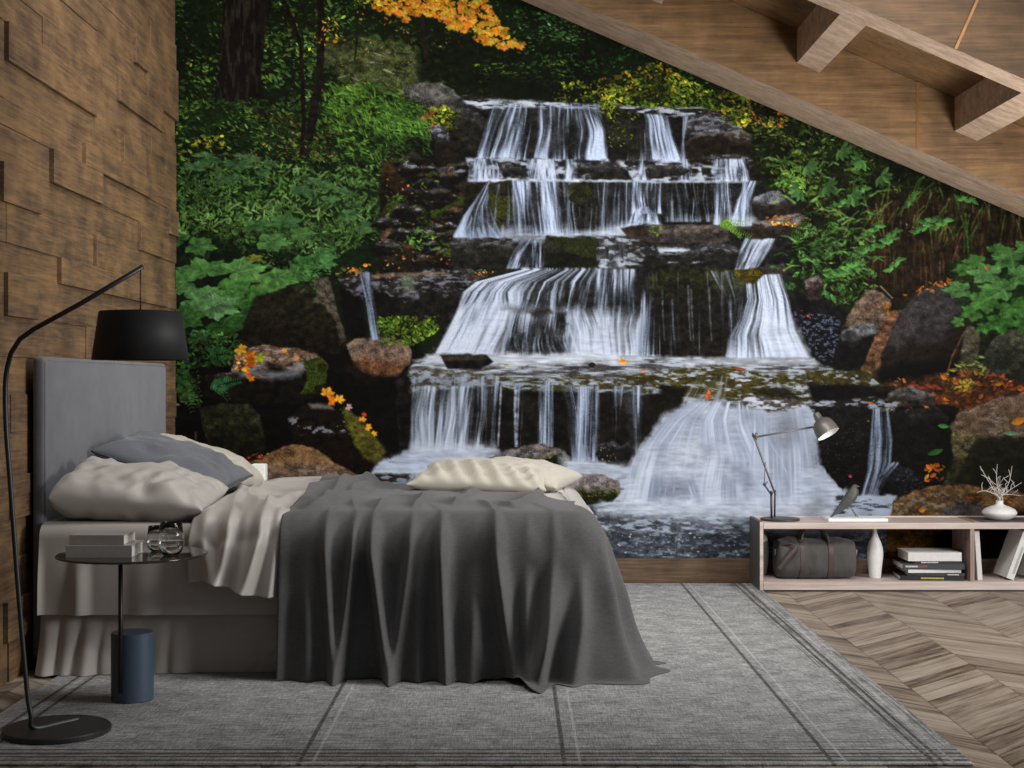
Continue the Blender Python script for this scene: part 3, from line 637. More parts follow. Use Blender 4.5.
    foamy([(440, 352), (470, 330), (505, 320), (500, 356)], (196, 204, 222), 10, 4, .5)
    foamy([(455, 314), (520, 307), (604, 313), (606, 324), (520, 319), (450, 328)], (190, 200, 218), 6, 4, .30)
    for p in [[(508, 346), (514, 334), (524, 334), (526, 356), (506, 356)], [(536, 350), (542, 332), (552, 328), (560, 340), (566, 357), (536, 357)], [(528, 312), (548, 307), (552, 314), (534, 318)], [(556, 314), (566, 312), (568, 324), (558, 324)]]:
        fill(p, (26, 24, 22), 2.5, 2.5, .85, .6)
    fall([(506, 328), (504, 357)], [(570, 328), (574, 358)], [(0, .42), (1, .42)], [(0, .40), (1, .42)], 1.6, .1, (186, 194, 208), seed=31, wav=.1, ft=10)
    for p in [[(508, 354), (516, 332), (524, 334), (530, 355)], [(540, 355), (550, 328), (560, 332), (570, 356)], [(502, 310), (530, 303), (548, 306), (530, 313)]]: fill(p, (30, 28, 27), 4, 4, .5, .8)
    # dark curtain
    rock([(648, 270), (728, 268), (744, 276), (742, 320), (730, 356), (644, 356), (650, 320)], (26, 28, 12), (16, 14, 12), .22, 2, tex=.7)
    fall([(640, 290), (636, 357)], [(664, 290), (664, 357)], [(0, .5), (1, .2)], [(0, .66), (1, .35)], 1.8, .2, (170, 176, 188), seed=27, ft=14)
    fall([(645, 280), (650, 356)], [(728, 272), (728, 356)], [(0, .24), (.5, .2), (1, .3)], [(0, .2), (1, .2)], 1.5, 0, (120, 126, 138), (56, 58, 62), .8, seed=28, wav=.02)
    for x, y, t in [(688, 286, 1.8), (691, 290, 1.2), (709, 288, 1.4), (662, 290, 1.2), (672, 300, 1.0)]: stroke([(x, y), (x+1, y+30), (x+2.5, 340)], t, t*.6, (150, 160, 176), .5, .9, .45)
    fall([(700, 271), (716, 296), (724, 336)], [(742, 271), (744, 300), (738, 336)], [(0, .2), (.6, .45), (1, .55)], [(0, .2), (1, .4)], 1.6, 0, (170, 178, 190), seed=32, fb=14)
    # right fall
    fall([(742, 282), (744, 300), (738, 320), (728, 336), (724, 359)], [(782, 274), (790, 300), (796, 330), (812, 360)], [(0, .68), (.4, .72), (.8, .74), (1, .6)], [(0, .72), (.25, .5), (.42, .36), (.6, .75), (1, .85)], 2.3, .25, (208, 216, 230), (104, 112, 126), seed=29)
    foamy([(760, 316), (796, 322), (812, 356), (776, 358), (766, 340)], (194, 204, 222), 8, 4, .65)
    rock([(732, 271), (758, 268), (764, 274), (756, 284), (742, 284)], (58, 46, 14), (46, 40, 12), .5, 1.5, moss=(74, 66, 16))
    rock([(758, 266), (784, 264), (792, 272), (764, 274)], (54, 52, 48), (40, 36, 30), .5, 1.5)
    # ---------- pool of the upper step ----------
    ripple([(412, 360), (440, 354), (640, 356), (730, 358), (812, 358), (834, 370), (830, 392), (790, 404), (690, 402), (640, 390), (560, 385), (470, 384), (410, 376)], (66, 64, 64), (172, 180, 194), .44, 15, 1.8, 3, .22)
    foamy([(425, 356), (520, 353), (640, 355), (650, 362), (520, 366), (424, 366)], (200, 208, 222), 2.5, 3, .75)
    foamy([(640, 357), (812, 357), (828, 366), (700, 366)], (186, 194, 208), 2.5, 3, .6)
    ripple([(615, 376), (660, 370), (720, 366), (796, 376), (830, 378), (830, 398), (790, 408), (720, 398), (650, 392)], (56, 50, 20), (160, 168, 182), .38, 9, 2.2, 6, .16, 3)
    fall([(696, 376), (680, 402)], [(730, 376), (724, 406)], [(0, .5), (1, .5)], None, 2, .1, (176, 184, 198), (70, 64, 40), .8, seed=30)
    fill([(640, 384), (686, 386), (684, 400), (654, 418), (640, 420)], (16, 14, 10), 3, 2, 1, .6)
    rock([(440, 355), (468, 354), (486, 354), (494, 362), (480, 369), (448, 369)], (34, 30, 24), (14, 12, 10), .5, 1.2)
    leaf(623, 362, 11, 5, .1, C((226, 150, 40))); leaf(621, 359, 4, 3, 1.2, C((226, 150, 40))); leaf(592, 365, 8, 6, 0, C((30, 18, 20))); leaf(643, 371, 7, 4, 0, C((190, 130, 100))); leaf(655, 385, 5, 5, 0, C((230, 120, 40)))
    leaf(708, 396, 11, 5, 1.7, C((176, 80, 24))); leaf(709, 392, 6, 3, 1.2, C((200, 100, 40))); leaf(740, 369, 14, 3, .1, C((130, 60, 50))); leaf(506, 365, 7, 2.5, 0, C((150, 150, 40))); leaf(522, 381, 5, 4, 1, C((140, 70, 40)))
    rock([(560, 376), (596, 378), (606, 382), (590, 388), (566, 388)], (70, 66, 20), (50, 44, 16), .5, 2)
    # ---------- tier 5 ----------
    fill([(404, 376), (500, 384), (600, 384), (660, 392), (650, 430), (632, 462), (540, 462), (500, 448), (404, 450), (398, 410)], (17, 15, 12), 2, 2, 1, .7)
    ripple([(410, 369), (500, 373), (498, 386), (460, 388), (410, 392)], (66, 60, 44), (166, 176, 192), .48, 7, 3, 4, .2, 3, .8)
    ripple([(500, 378), (600, 378), (660, 384), (660, 394), (600, 392), (500, 390)], (54, 50, 28), (150, 158, 172), .42, 8, 2.0, 1, .18)
    fall([(412, 376), (409, 450)], [(500, 380), (494, 450)], [(0, .35), (.3, .45), (.6, .5), (1, .5)], [(0, .68), (.2, .7), (.4, .62), (.6, .62), (.8, .3), (1, .3)], 2.1, .25, (206, 214, 226), (90, 96, 108), seed=33)
    fall([(412, 388), (408, 450)], [(478, 386), (466, 452)], [(0, .55), (.5, .62), (1, .5)], [(0, .66), (.5, .66), (1, .6)], 2.2, .3, (210, 217, 230), (110, 118, 130), .9, seed=34)
    fall([(482, 384), (484, 446)], [(499, 384), (496, 446)], [(0, .55), (1, .6)], [(0, .2), (1, .6)], 1.8, .1, (190, 198, 212), seed=35)
    for x, w, x2 in [(501, 2, 498), (516, 3, 516), (519, 1.4, 517)]: stroke([(x, 386), (x-1, 410), (x2, 446)], w, w*.8, (160, 170, 188), .6, .8, .8)
    fall([(514, 382), (512, 448)], [(526, 382), (524, 448)], [(0, .5), (1, .4)], [(0, .3), (1, .3)], 1.5, 0, (160, 168, 182), seed=36)
    fall([(538, 382), (536, 448)], [(554, 382), (554, 448)], [(0, .55), (1, .6)], [(0, .5), (1, .5)], 1.7, .1, (180, 190, 208), seed=37, edge=2)
    fall([(558, 384), (566, 405), (570, 462)], [(576, 384), (580, 410), (592, 462)], [(0, .5), (.5, .66), (1, .4)], [(0, .5), (.5, .6), (1, .5)], 1.8, .2, (190, 202, 222), seed=38)
    fall([(576, 388), (574, 462)], [(600, 386), (600, 462)], [(0, .45), (.5, .62), (1, .5)], [(0, .55), (1, .66)], 1.8, .2, (180, 190, 208), seed=39)
    fall([(602, 388), (610, 440)], [(626, 386), (618, 445)], [(0, .4), (1, .5)], [(0, .2), (1, .2)], 1.7, 0, (170, 182, 204), seed=40)
    fall([(620, 386), (632, 460)], [(645, 388), (640, 460)], [(0, .5), (.5, .6), (1, .45)], [(0, .4), (1, .6)], 1.9, .2, (186, 194, 210), seed=41)
    rock([(596, 454), (600, 444), (612, 440), (622, 446), (630, 440), (632, 462), (600, 464)], (40, 42, 48), (18, 17, 17), .3, 2)
    specks([(598, 446), (616, 444), (616, 462), (598, 462)], 26, (170, 150, 120), (.6, 1.3), .7, (0, 2))
    # foam pool, left
    ripple([(366, 478), (380, 462), (404, 452), (490, 448), (540, 460), (600, 462), (640, 470), (640, 520), (560, 520), (370, 500)], (84, 84, 92), (182, 194, 214), .6, 18, 3, 2, .2)
    foamy([(368, 478), (384, 462), (410, 452), (470, 449), (494, 450), (482, 462), (440, 474), (400, 478)], (188, 200, 222), 5, 3, .85)
    foamy([(410, 444), (494, 444), (500, 452), (410, 456)], (196, 204, 222), 4, 4, .6)
    ripple([(366, 474), (410, 474), (408, 488), (366, 488)], (44, 38, 26), (130, 140, 156), .4, 9, 3, 0)
    rock([(484, 460), (506, 450), (540, 444), (560, 448), (570, 456), (564, 472), (540, 474), (490, 466)], (92, 84, 84), (40, 34, 22), .55, 2, wet=.6, moss=None)
    leaves([(522, 460), (560, 450), (564, 458), (530, 468)], 70, (2, 4), [(84, 120, 34), (60, 92, 24)], .6)
    rock([(540, 462), (562, 452), (568, 470), (552, 474)], (30, 28, 14), (14, 13, 9), .3, 2)
    foamy([(560, 458), (600, 462), (634, 466), (630, 480), (590, 474), (560, 478)], (186, 196, 214), 4, 3, .8)
    rock([(552, 480), (575, 474), (604, 474), (619, 482), (620, 492), (612, 502), (560, 508)], (112, 102, 100), (22, 24, 10), .45, 1.5, wet=.5)
    leaves([(556, 490), (618, 486), (620, 494), (560, 500)], 130, (2, 4), [(70, 92, 22), (50, 66, 18), (92, 104, 30)], .6)
    # ---------- big lower fall ----------
    bigf = [(690, 401), (720, 404), (756, 408), (790, 404), (812, 408), (822, 430), (820, 462), (846, 494), (868, 500), (868, 512), (622, 512), (628, 480), (632, 460), (648, 436), (664, 416)]
    foamy(bigf, (172, 180, 196), 3, 3, 1, .25)
    fall([(688, 402), (660, 420), (640, 444), (628, 470), (618, 506)], [(756, 402), (770, 430), (790, 460), (806, 506)], [(0, .6), (.5, .55), (1, .6)], [(0, .9), (.12, .8), (.25, .42), (.36, .38), (.5, .85), (.7, .7), (.8, .45), (1, .75)], 2.6, .25, (205, 212, 226), (124, 134, 152), seed=42, soft=.22)
    fall([(752, 406), (748, 506)], [(814, 404), (834, 506)], [(0, .6), (.5, .6), (1, .66)], [(0, .85), (1, .8)], 2.4, .2, (198, 205, 219), (132, 140, 156), seed=43, soft=.22)
    for p, c, a in [([(640, 448), (700, 440), (730, 446), (720, 460), (650, 458)], (206, 213, 228), .55), ([(634, 464), (720, 460), (740, 474), (640, 478)], (208, 216, 230), .5), ([(626, 480), (642, 478), (640, 506), (622, 506)], (210, 218, 234), .7), ([(730, 460), (770, 470), (790, 500), (740, 500)], (180, 192, 214), .5), ([(690, 480), (720, 478), (730, 500), (690, 500)], (206, 214, 230), .5)]:
        foamy(p, c, 7, 4, a)
    for p in [[(652, 452), (660, 444), (668, 450), (662, 456)], [(700, 446), (712, 440), (718, 452), (706, 458)], [(686, 416), (700, 412), (704, 420), (690, 424)], [(738, 410), (752, 408), (756, 418), (744, 424)], [(652, 502), (662, 482), (690, 486), (694, 503)], [(728, 462), (746, 466), (756, 492), (744, 490)]]:
        foamy(p, (112, 118, 134), 5, 3, .45)
    fall([(652, 474), (644, 504)], [(694, 472), (704, 504)], [(0, .62), (1, .6)], [(0, .5), (.4, .36), (.7, .42), (1, .66)], 2, .1, (196, 204, 218), (104, 112, 128), seed=44, ft=10)
    fill([(752, 386), (790, 388), (800, 400), (772, 408), (756, 402)], (26, 22, 12), 3, 2, .9)
    ripple([(744, 396), (800, 400), (812, 408), (770, 412), (740, 404)], (70, 66, 60), (176, 182, 196), .5, 8, 3, 2)
    foamy([(800, 462), (822, 468), (850, 494), (836, 508), (790, 508)], (192, 204, 226), 6, 3, .8)
    # bottom water
    ripple([(560, 506), (640, 504), (760, 504), (900, 506), (900, 562), (560, 562)], (70, 74, 82), (170, 182, 200), .42, 9, 2.6, 5, .16, 1)
    ripple([(560, 530), (720, 534), (900, 522), (900, 562), (560, 562)], (58, 62, 70), (130, 140, 156), .34, 7, 2.4, 1, .12, 2, .85)
    foamy([(596, 506), (640, 500), (760, 500), (860, 504), (870, 518), (780, 520), (700, 518), (640, 516), (600, 512)], (202, 212, 230), 5, 4, .92)
    foamy([(650, 516), (740, 514), (800, 520), (870, 516), (868, 530), (780, 532), (710, 526)], (176, 188, 206), 7, 5, .55)
    foamy([(770, 514), (880, 514), (890, 530), (800, 540), (774, 534)], (190, 200, 220), 6, 4, .7)
    specks([(592, 526), (740, 530), (740, 556), (592, 556)], 90, (190, 202, 220), (.6, 1.8), .8)
    specks([(594, 520), (770, 516), (770, 540), (594, 540)], 60, (50, 48, 46), (1, 3), .7, (0, .3), .3)
    # ---------- right bank ----------
    fill([(718, 92), (1070, 60), (1070, 420), (900, 380), (850, 372), (812, 350), (796, 296), (786, 262), (804, 215), (780, 190), (756, 175), (748, 130)], (16, 20, 8), 4, 3, 1, .7)
    leaves([(716, 92), (745, 88), (752, 108), (748, 130), (722, 122)], 280, (3, 8), [(110, 146, 30), (86, 128, 28), (150, 160, 40), (60, 100, 24)], .55)
    leaves([(745, 92), (790, 100), (786, 128), (750, 126)], 170, (3, 7), [(140, 100, 60), (196, 110, 34), (220, 130, 36), (90, 110, 40), (110, 70, 40)], .5)
    leaves([(748, 120), (792, 108), (880, 140), (880, 180), (820, 205), (790, 196), (758, 172)], 1500, (3, 9), [(46, 92, 26), (64, 114, 36), (34, 72, 20), (78, 128, 48), (24, 50, 14), (60, 70, 26)], .36, (.2, 1.2), clump=.6)
    leaves([(766, 160), (800, 150), (806, 190), (776, 186)], 190, (4, 9), [(84, 150, 44), (70, 136, 40), (104, 160, 54)], .45)
    leaves([(850, 130), (940, 160), (940, 200), (880, 190)], 420, (3, 8), [(26, 52, 14), (36, 66, 20), (60, 92, 30)], .4)
    leaves([(800, 150), (1024, 225), (1024, 250), (900, 220), (840, 230), (800, 200)], 560, (3, 8), [(30, 58, 16), (46, 80, 24), (22, 42, 12)], .3, (.9, .8))
    # earth bank with roots
    fill([(868, 214), (880, 196), (930, 190), (1070, 240), (1070, 296), (960, 286), (900, 304), (866, 290), (862, 246)], (34, 22, 12), 5, 4, .9, .7)
    for k in range(240):
        x, y = 868+150*rng.random(), 190+80*rng.random()
        l = 10+24*rng.random()
        stroke([(x, y), (x+3*(rng.random()-.5), y+l*.5), (x+6*(rng.random()-.5), y+l)], 1.3, .8, [(62, 42, 24), (20, 13, 8), (84, 62, 36), (48, 56, 22)][k % 4], .3, .6, .7)
    for k in range(70):
        x, y = 850+170*rng.random(), 178+50*rng.random()
        a = 1.2+1.2*rng.random(); l = 12+16*rng.random()
        stroke([(x, y), (x+math.cos(a)*l*.5, y+math.sin(a)*l*.4), (x+math.cos(a)*l, y+math.sin(a)*l)], 1.5, .7, [(84, 116, 36), (60, 92, 28), (110, 110, 60)][k % 3], .2, .6, .8)
    leaves([(806, 200), (868, 190), (880, 240), (862, 290), (820, 320), (790, 300), (786, 262)], 900, (3, 9), [(42, 82, 26), (58, 104, 36), (30, 60, 18), (76, 118, 48), (20, 40, 12), (60, 52, 28)], .34, (.4, 1.2), clump=.6)
    for k in range(60):
        x, y = 786+90*rng.random(), 226+60*rng.random()
        frond(x, y, x+14*(rng.random()-.3), y+10*rng.random()-3, 5.5, [(64, 124, 42), (92, 150, 66), (48, 104, 34)][k % 3])
    leaves([(786, 262), (826, 270), (872, 268), (866, 300), (832, 310), (800, 296)], 260, (4, 9), [(44, 96, 30), (30, 68, 20), (70, 124, 46)], .4)
    for x, y, a in [(872, 234, -.5), (890, 240, -.6), (920, 232, -.4), (940, 228, -.5), (868, 252, -.4), (886, 246, -.5), (850, 268, -.3), (834, 276, -.2), (826, 290, .6), (894, 270, -.7), (928, 222, -.2), (912, 206, -.9), (844, 205, -.4), (858, 196, -.5), (964, 198, .2)]:
        for k in range(5):
            leaf(x+k*4*math.cos(a)-6, y+k*4*math.sin(a), 13, 4.5, a+(-1)**k*.5, C((72, 138, 56))*(.7+.6*rng.random()), .95)
    stroke([(965, 214), (967, 236), (968, 252)], 1.6, 2, (58, 112, 34)); stroke([(880, 286), (892, 298)], 1.2, 1.2, (150, 130, 100)); stroke([(962, 232), (952, 262)], 1.2, 1.4, (96, 60, 40))
    leaves([(800, 206), (850, 210), (846, 240), (800, 236)], 60, (2, 5), [(140, 70, 44), (110, 54, 34), (150, 100, 60)], .6)
    specks([(905, 222), (924, 222), (924, 234), (905, 234)], 5, (220, 215, 190), (.8, 1.3))
    for k in range(80):
        x, y = 770+110*rng.random(), 150+130*rng.random()
        if y < 150+.35*(x-770)*.6: continue
        a = -1.0+1.6*rng.random(); l = 8+10*rng.random(); dx = 1 if rng.random() < .6 else -1
        stroke([(x, y), (x+dx*l*.5, y+math.sin(a)*l*.3-2), (x+dx*l, y+math.sin(a)*l*.8+2)], 2.2, .8, [(84, 136, 50), (62, 108, 38), (104, 152, 70), (48, 84, 28)][k % 4], .3, .6, .85)
    for x, y, s_ in [(806, 166, 1), (840, 150, 1), (862, 160, -1), (826, 186, 1), (850, 196, 1), (800, 190, -1), (880, 176, 1)]:
        for q in range(6):
            a = -.9+.5*q+.3*rng.random()
            leaf(x+math.cos(a)*7*s_, y+math.sin(a)*6, 13, 5, a*s_, C((78, 138, 62))*(.6+.6*rng.random()), .95)
    # dark wet stones beside the right fall
    fill([(792, 290), (830, 300), (852, 320), (846, 362), (820, 366), (806, 340)], (14, 13, 14), 3, 3, 1, .7)
    ripple([(794, 312), (838, 316), (846, 340), (836, 362), (812, 358)], (14, 14, 16), (84, 92, 116), .36, 3, 1.8, 1, .12, 3, .9)
    rock([(804, 280), (818, 274), (824, 290), (818, 300), (806, 300)], (84, 72, 70), (40, 30, 28), .5, 2)
    leaves([(800, 310), (816, 312), (814, 318), (800, 318)], 6, (4, 8), [(150, 74, 50)], .4)
    rock([(846, 318), (858, 300), (868, 290), (882, 292), (892, 304), (884, 330), (872, 358), (850, 372), (830, 366), (838, 342)], (88, 72, 60), (12, 10, 9), .48, 2)
    rock([(838, 336), (850, 326), (876, 322), (880, 330), (860, 340), (842, 342)], (92, 94, 94), (40, 40, 40), .6, 2)
    rock([(860, 370), (874, 338), (888, 312), (900, 310), (894, 332), (884, 356), (878, 378)], (104, 70, 50), (72, 52, 34), .6, 1.5)
    leaves([(862, 302), (888, 302), (890, 318), (868, 318)], 26, (5, 9), [(220, 140, 34), (200, 120, 30)], .55)
    rock([(880, 356), (890, 332), (900, 312), (914, 296), (930, 286), (954, 282), (968, 292), (974, 312), (968, 334), (956, 366), (936, 376), (880, 378)], (52, 49, 49), (24, 19, 16), .62, 1.5, tex=.3)
    fill([(934, 350), (958, 320), (974, 300), (972, 330), (956, 368), (934, 376)], (22, 14, 11), 3, 5, .85)
    fill([(872, 372), (900, 362), (954, 360), (962, 376), (940, 384), (880, 382)], (7, 6, 5), 2, 4, .95)
    leaves([(900, 296), (930, 282), (968, 276), (960, 284), (926, 292)], 30, (4, 9), [(190, 110, 34), (150, 84, 40), (206, 140, 50)], .5)
    rock([(966, 326), (980, 330), (976, 372), (962, 380), (956, 372)], (72, 68, 52), (48, 46, 34), .6, 1.5)
    rock([(980, 366), (992, 340), (1006, 330), (1070, 326), (1070, 398), (984, 396)], (56, 58, 44), (34, 35, 29), .35, 2)
    stroke([(964, 332), (952, 356), (946, 376)], 2, 1.6, (96, 62, 46))
    fill([(996, 382), (1008, 380), (1010, 392), (998, 394)], (110, 124, 160), 3, 3, .55)
    # leaves far right
    fill([(948, 262), (1070, 250), (1070, 330), (968, 324), (956, 300)], (20, 44, 16), 4, 4, .8)
    for x, y, r, rot, sq, c in [(996, 252, 20, 1.2, .5, (58, 122, 56)), (1012, 260, 24, -1.2, .5, (66, 130, 66)), (978, 262, 18, -1.5, .5, (60, 118, 54)), (1030, 250, 22, .2, .6, (62, 126, 64)), (966, 270, 16, -1.6, .5, (56, 110, 46)),
                                (990, 274, 26, -1.4, .5, (74, 142, 80)), (1018, 276, 26, 1.4, .55, (70, 138, 72)), (962, 290, 22, -1.6, .5, (72, 136, 78)), (1004, 290, 28, -1.3, .55, (66, 132, 66)), (1036, 292, 26, 1.6, .6, (64, 128, 64)),
                                (986, 300, 22, -2.2, .7, (60, 124, 54)), (1012, 306, 24, 2.6, .7, (52, 116, 46)), (1000, 320, 20, 3.0, .8, (42, 104, 36)), (974, 312, 16, -2, .7, (54, 116, 46)), (960, 322, 11, -1.6, .6, (58, 120, 48)), (1026, 320, 20, 2.4, .8, (46, 108, 42)), (984, 326, 11, 3, .8, (44, 104, 40))]:
        maple(x, y, r, rot, sq, c)
    leaf(986, 268, 5, 4, 1, C((220, 100, 40)))
    # litter line
    fill([(880, 384), (940, 374), (1070, 384), (1070, 402), (960, 418), (900, 410)], (58, 36, 20), 3, 3, .95, .7)
    leaves([(870, 378), (946, 380), (946, 396), (880, 398)], 60, (3, 8), [(150, 84, 30), (110, 60, 26), (70, 64, 40)], .5)
    leaves([(936, 374), (990, 368), (1024, 388), (985, 400), (955, 416), (932, 402)], 150, (5, 12), [(140, 66, 22), (112, 48, 20), (160, 96, 30), (92, 38, 18)], .5, clump=.2)
    for k in range(5): leaf(905+8*k, 384+rng.random()*5, 12, 4, .2*k-.3, C((136, 56, 44)))
    leaves([(948, 368), (976, 352), (984, 372), (970, 392), (944, 392)], 60, (4, 10), [(116, 122, 40), (134, 112, 40), (76, 100, 34)], .45)
    leaves([(952, 352), (985, 352), (985, 372), (956, 366)], 26, (5, 10), [(104, 160, 60), (130, 170, 80)], .35, (0, .5))
    # ---------- lower right rocks ----------
    ripple([(806, 370), (870, 372), (880, 384), (860, 388), (806, 386)], (58, 52, 22), (150, 156, 166), .34, 9, 3, 2, .1)
    fill([(808, 384), (862, 384), (880, 392), (900, 400), (960, 406), (955, 440), (945, 486), (900, 490), (850, 492), (820, 464), (816, 420)], (12, 11, 10), 2, 2, 1, .6)
    rock([(872, 388), (895, 386), (896, 398), (874, 398)], (20, 18, 16), (10, 9, 8), .5, 1.5)
    rock([(890, 392), (910, 386), (934, 394), (936, 406), (900, 406), (884, 400)], (80, 76, 72), (40, 36, 32), .5, 1.5, wet=.5)
    ripple([(806, 402), (870, 398), (900, 402), (894, 412), (850, 406), (812, 412)], (30, 28, 26), (150, 156, 170), .45, 8, 3, 3)
    leaves([(850, 400), (865, 402), (930, 405), (928, 410), (890, 410)], 18, (5, 10), [(190, 110, 34), (170, 84, 30)], .4, (0, .4))
    rock([(818, 414), (850, 404), (870, 410), (870, 440), (858, 470), (842, 490), (822, 464)], (16, 15, 14), (12, 10, 10), .5, 2)
    specks([(818, 430), (866, 420), (856, 486), (840, 490), (818, 462)], 150, (110, 110, 120), (.4, .9), .6)
    stroke([(815, 440), (816, 464)], 1.6, 1.2, (130, 140, 156), .4, .7, .7)
    rock([(890, 412), (938, 406), (948, 416), (948, 448), (940, 474), (900, 474), (890, 440)], (34, 33, 31), (13, 11, 10), .14, 1.5)
    specks([(894, 440), (944, 440), (936, 474), (896, 470)], 70, (96, 96, 104), (.4, .8), .5)
    fall([(871, 408), (868, 440), (866, 470), (859, 498)], [(889, 408), (893, 440), (892, 462), (878, 498)], [(0, .5), (.3, .66), (.6, .5), (1, .5)], [(0, .5), (.5, .75), (.8, .6), (1, .4)], 1.8, .2, (178, 192, 214), (86, 96, 112), seed=45)
    rock([(878, 490), (880, 474), (892, 464), (908, 468), (922, 482), (918, 498), (880, 500)], (30, 31, 36), (14, 13, 14), .4, 2)
    fall([(890, 462), (876, 478), (868, 498)], [(900, 464), (886, 480), (878, 498)], [(0, .6), (1, .5)], None, 1.6, .2, (170, 182, 204), seed=46)
    specks([(892, 466), (918, 472), (930, 490), (900, 496)], 70, (150, 156, 170), (.4, .9), .6)
    ripple([(836, 494), (896, 496), (900, 520), (830, 522)], (60, 64, 72), (186, 200, 222), .62, 14, 3, 4)
    leaf(850, 476, 4, 4, 0, C((200, 60, 130)))
    leaf(868, 421, 3, 2, 0, C((80, 140, 40))); leaf(943, 426, 12, 5, .1, C((60, 140, 50))); leaf(935, 452, 18, 6, -.3, C((38, 104, 34)))
    rock([(950, 426), (960, 412), (986, 402), (1020, 393), (1070, 388), (1070, 492), (942, 486), (952, 462)], (104, 84, 68), (27, 25, 15), .46, 2, tex=.45)
    ripple([(962, 412), (1070, 394), (1070, 430), (1000, 440), (966, 430)], (98, 78, 62), (150, 140, 136), .34, 7, 3.4, 5, .1, 3, .6)
    rock([(951, 424), (962, 432), (976, 436), (964, 462), (956, 484), (942, 484), (953, 462)], (84, 76, 50), (44, 42, 22), .6, 2)
    fill([(976, 444), (1000, 438), (1070, 440), (1070, 492), (950, 490), (966, 462)], (26, 24, 14), 3, 3, .95)
    leaf(1010, 433, 15, 5, 0, C((110, 150, 120))); leaf(1018, 421, 16, 8, -.3, C((206, 128, 30)))
    leaves([(925, 466), (944, 464), (942, 484), (926, 482)], 26, (6, 11), [(196, 104, 28), (170, 80, 24)], .5)
    rock([(888, 520), (894, 502), (910, 492), (930, 486), (960, 484), (990, 488), (1070, 500), (1070, 560), (885, 560)], (104, 78, 50), (60, 44, 24), .6, 2, tex=.5)
    ripple([(895, 500), (950, 490), (990, 500), (960, 518), (895, 518)], (92, 68, 42), (150, 140, 130), .36, 6, 3, 2, .1, 3, .7)
    leaves([(960, 496), (1000, 492), (1024, 504), (985, 506)], 44, (4, 9), [(200, 104, 30), (170, 84, 30)], .35, (.3, .3)); leaf(922, 510, 8, 5, -.3, C((230, 140, 34)))
    fill([(942, 508), (962, 502), (985, 508), (985, 518), (945, 520)], (84, 84, 90), 3, 3, .8); fill([(985, 508), (1070, 512), (1070, 560), (985, 560)], (14, 11, 8), 3, 3, .95)
    fill([(890, 530), (930, 532), (940, 560), (885, 560)], (90, 62, 18), 3, 3, .8, .7); fill([(935, 532), (990, 528), (990, 562), (935, 562)], (14, 11, 8), 3, 3, .95)
    img[:] *= ((1+.04*sm(440, 210, PX))*(1-.22*sm(740, 960, PX)))[..., None]  # print lightened at left, darkened at right to offset uneven lamp light
    lum = img.mean(-1, keepdims=True)
    gr = np.clip((img[..., 1]-np.maximum(img[..., 0], img[..., 2]))*5, 0, 1)[..., None]*.20
    img[:] = img*(1-gr)+lum*gr*np.array((1.08, 1.0, .92), np.float32)
    tx = 1+(1-np.clip(lum*1.6, 0, 1))*(.5*(N_f-.5)+.75*(N_s-.5)+.3*(N_m-.5))[..., None]
    img[:] = img*tx
    e = int((1062-MX0)*MS)
    img[:, e:] = img[:, 2*e-MW:e][:, ::-1]
    return np.clip(img, 0.006, 1)

# ---------------- the room ----------------
M_wall = plain('wall_paint', S(120, 112, 104), .9)
M_panel = wood('block_wood', [S(64, 50, 42), S(90, 71, 54), S(118, 92, 64), S(140, 109, 73)], 'y', 1.0, .6, .95, 1.2)
M_beam = wood('beam_wood', [S(140, 120, 104), S(176, 152, 132), S(200, 176, 154)], 'x', 1.0, .6, .3)  # paler than the beam faces: underside light lifted in the colour
M_beamdark = wood('beam_face_wood', [S(72, 54, 36), S(108, 82, 54), S(138, 106, 70)], 'x', 1.3, .6, .8)
M_bface = wood('darkened_front_beam_wood', [S(44, 32, 21), S(68, 50, 32), S(90, 66, 42)], 'x', 1.3, .65, .8)  # same timber darkened in its colour to offset the close lamp
M_base = wood('skirting_wood', [S(58, 46, 36), S(92, 74, 58), S(120, 100, 78)], 'x', 1.0, .5, .8)
D = 7.86
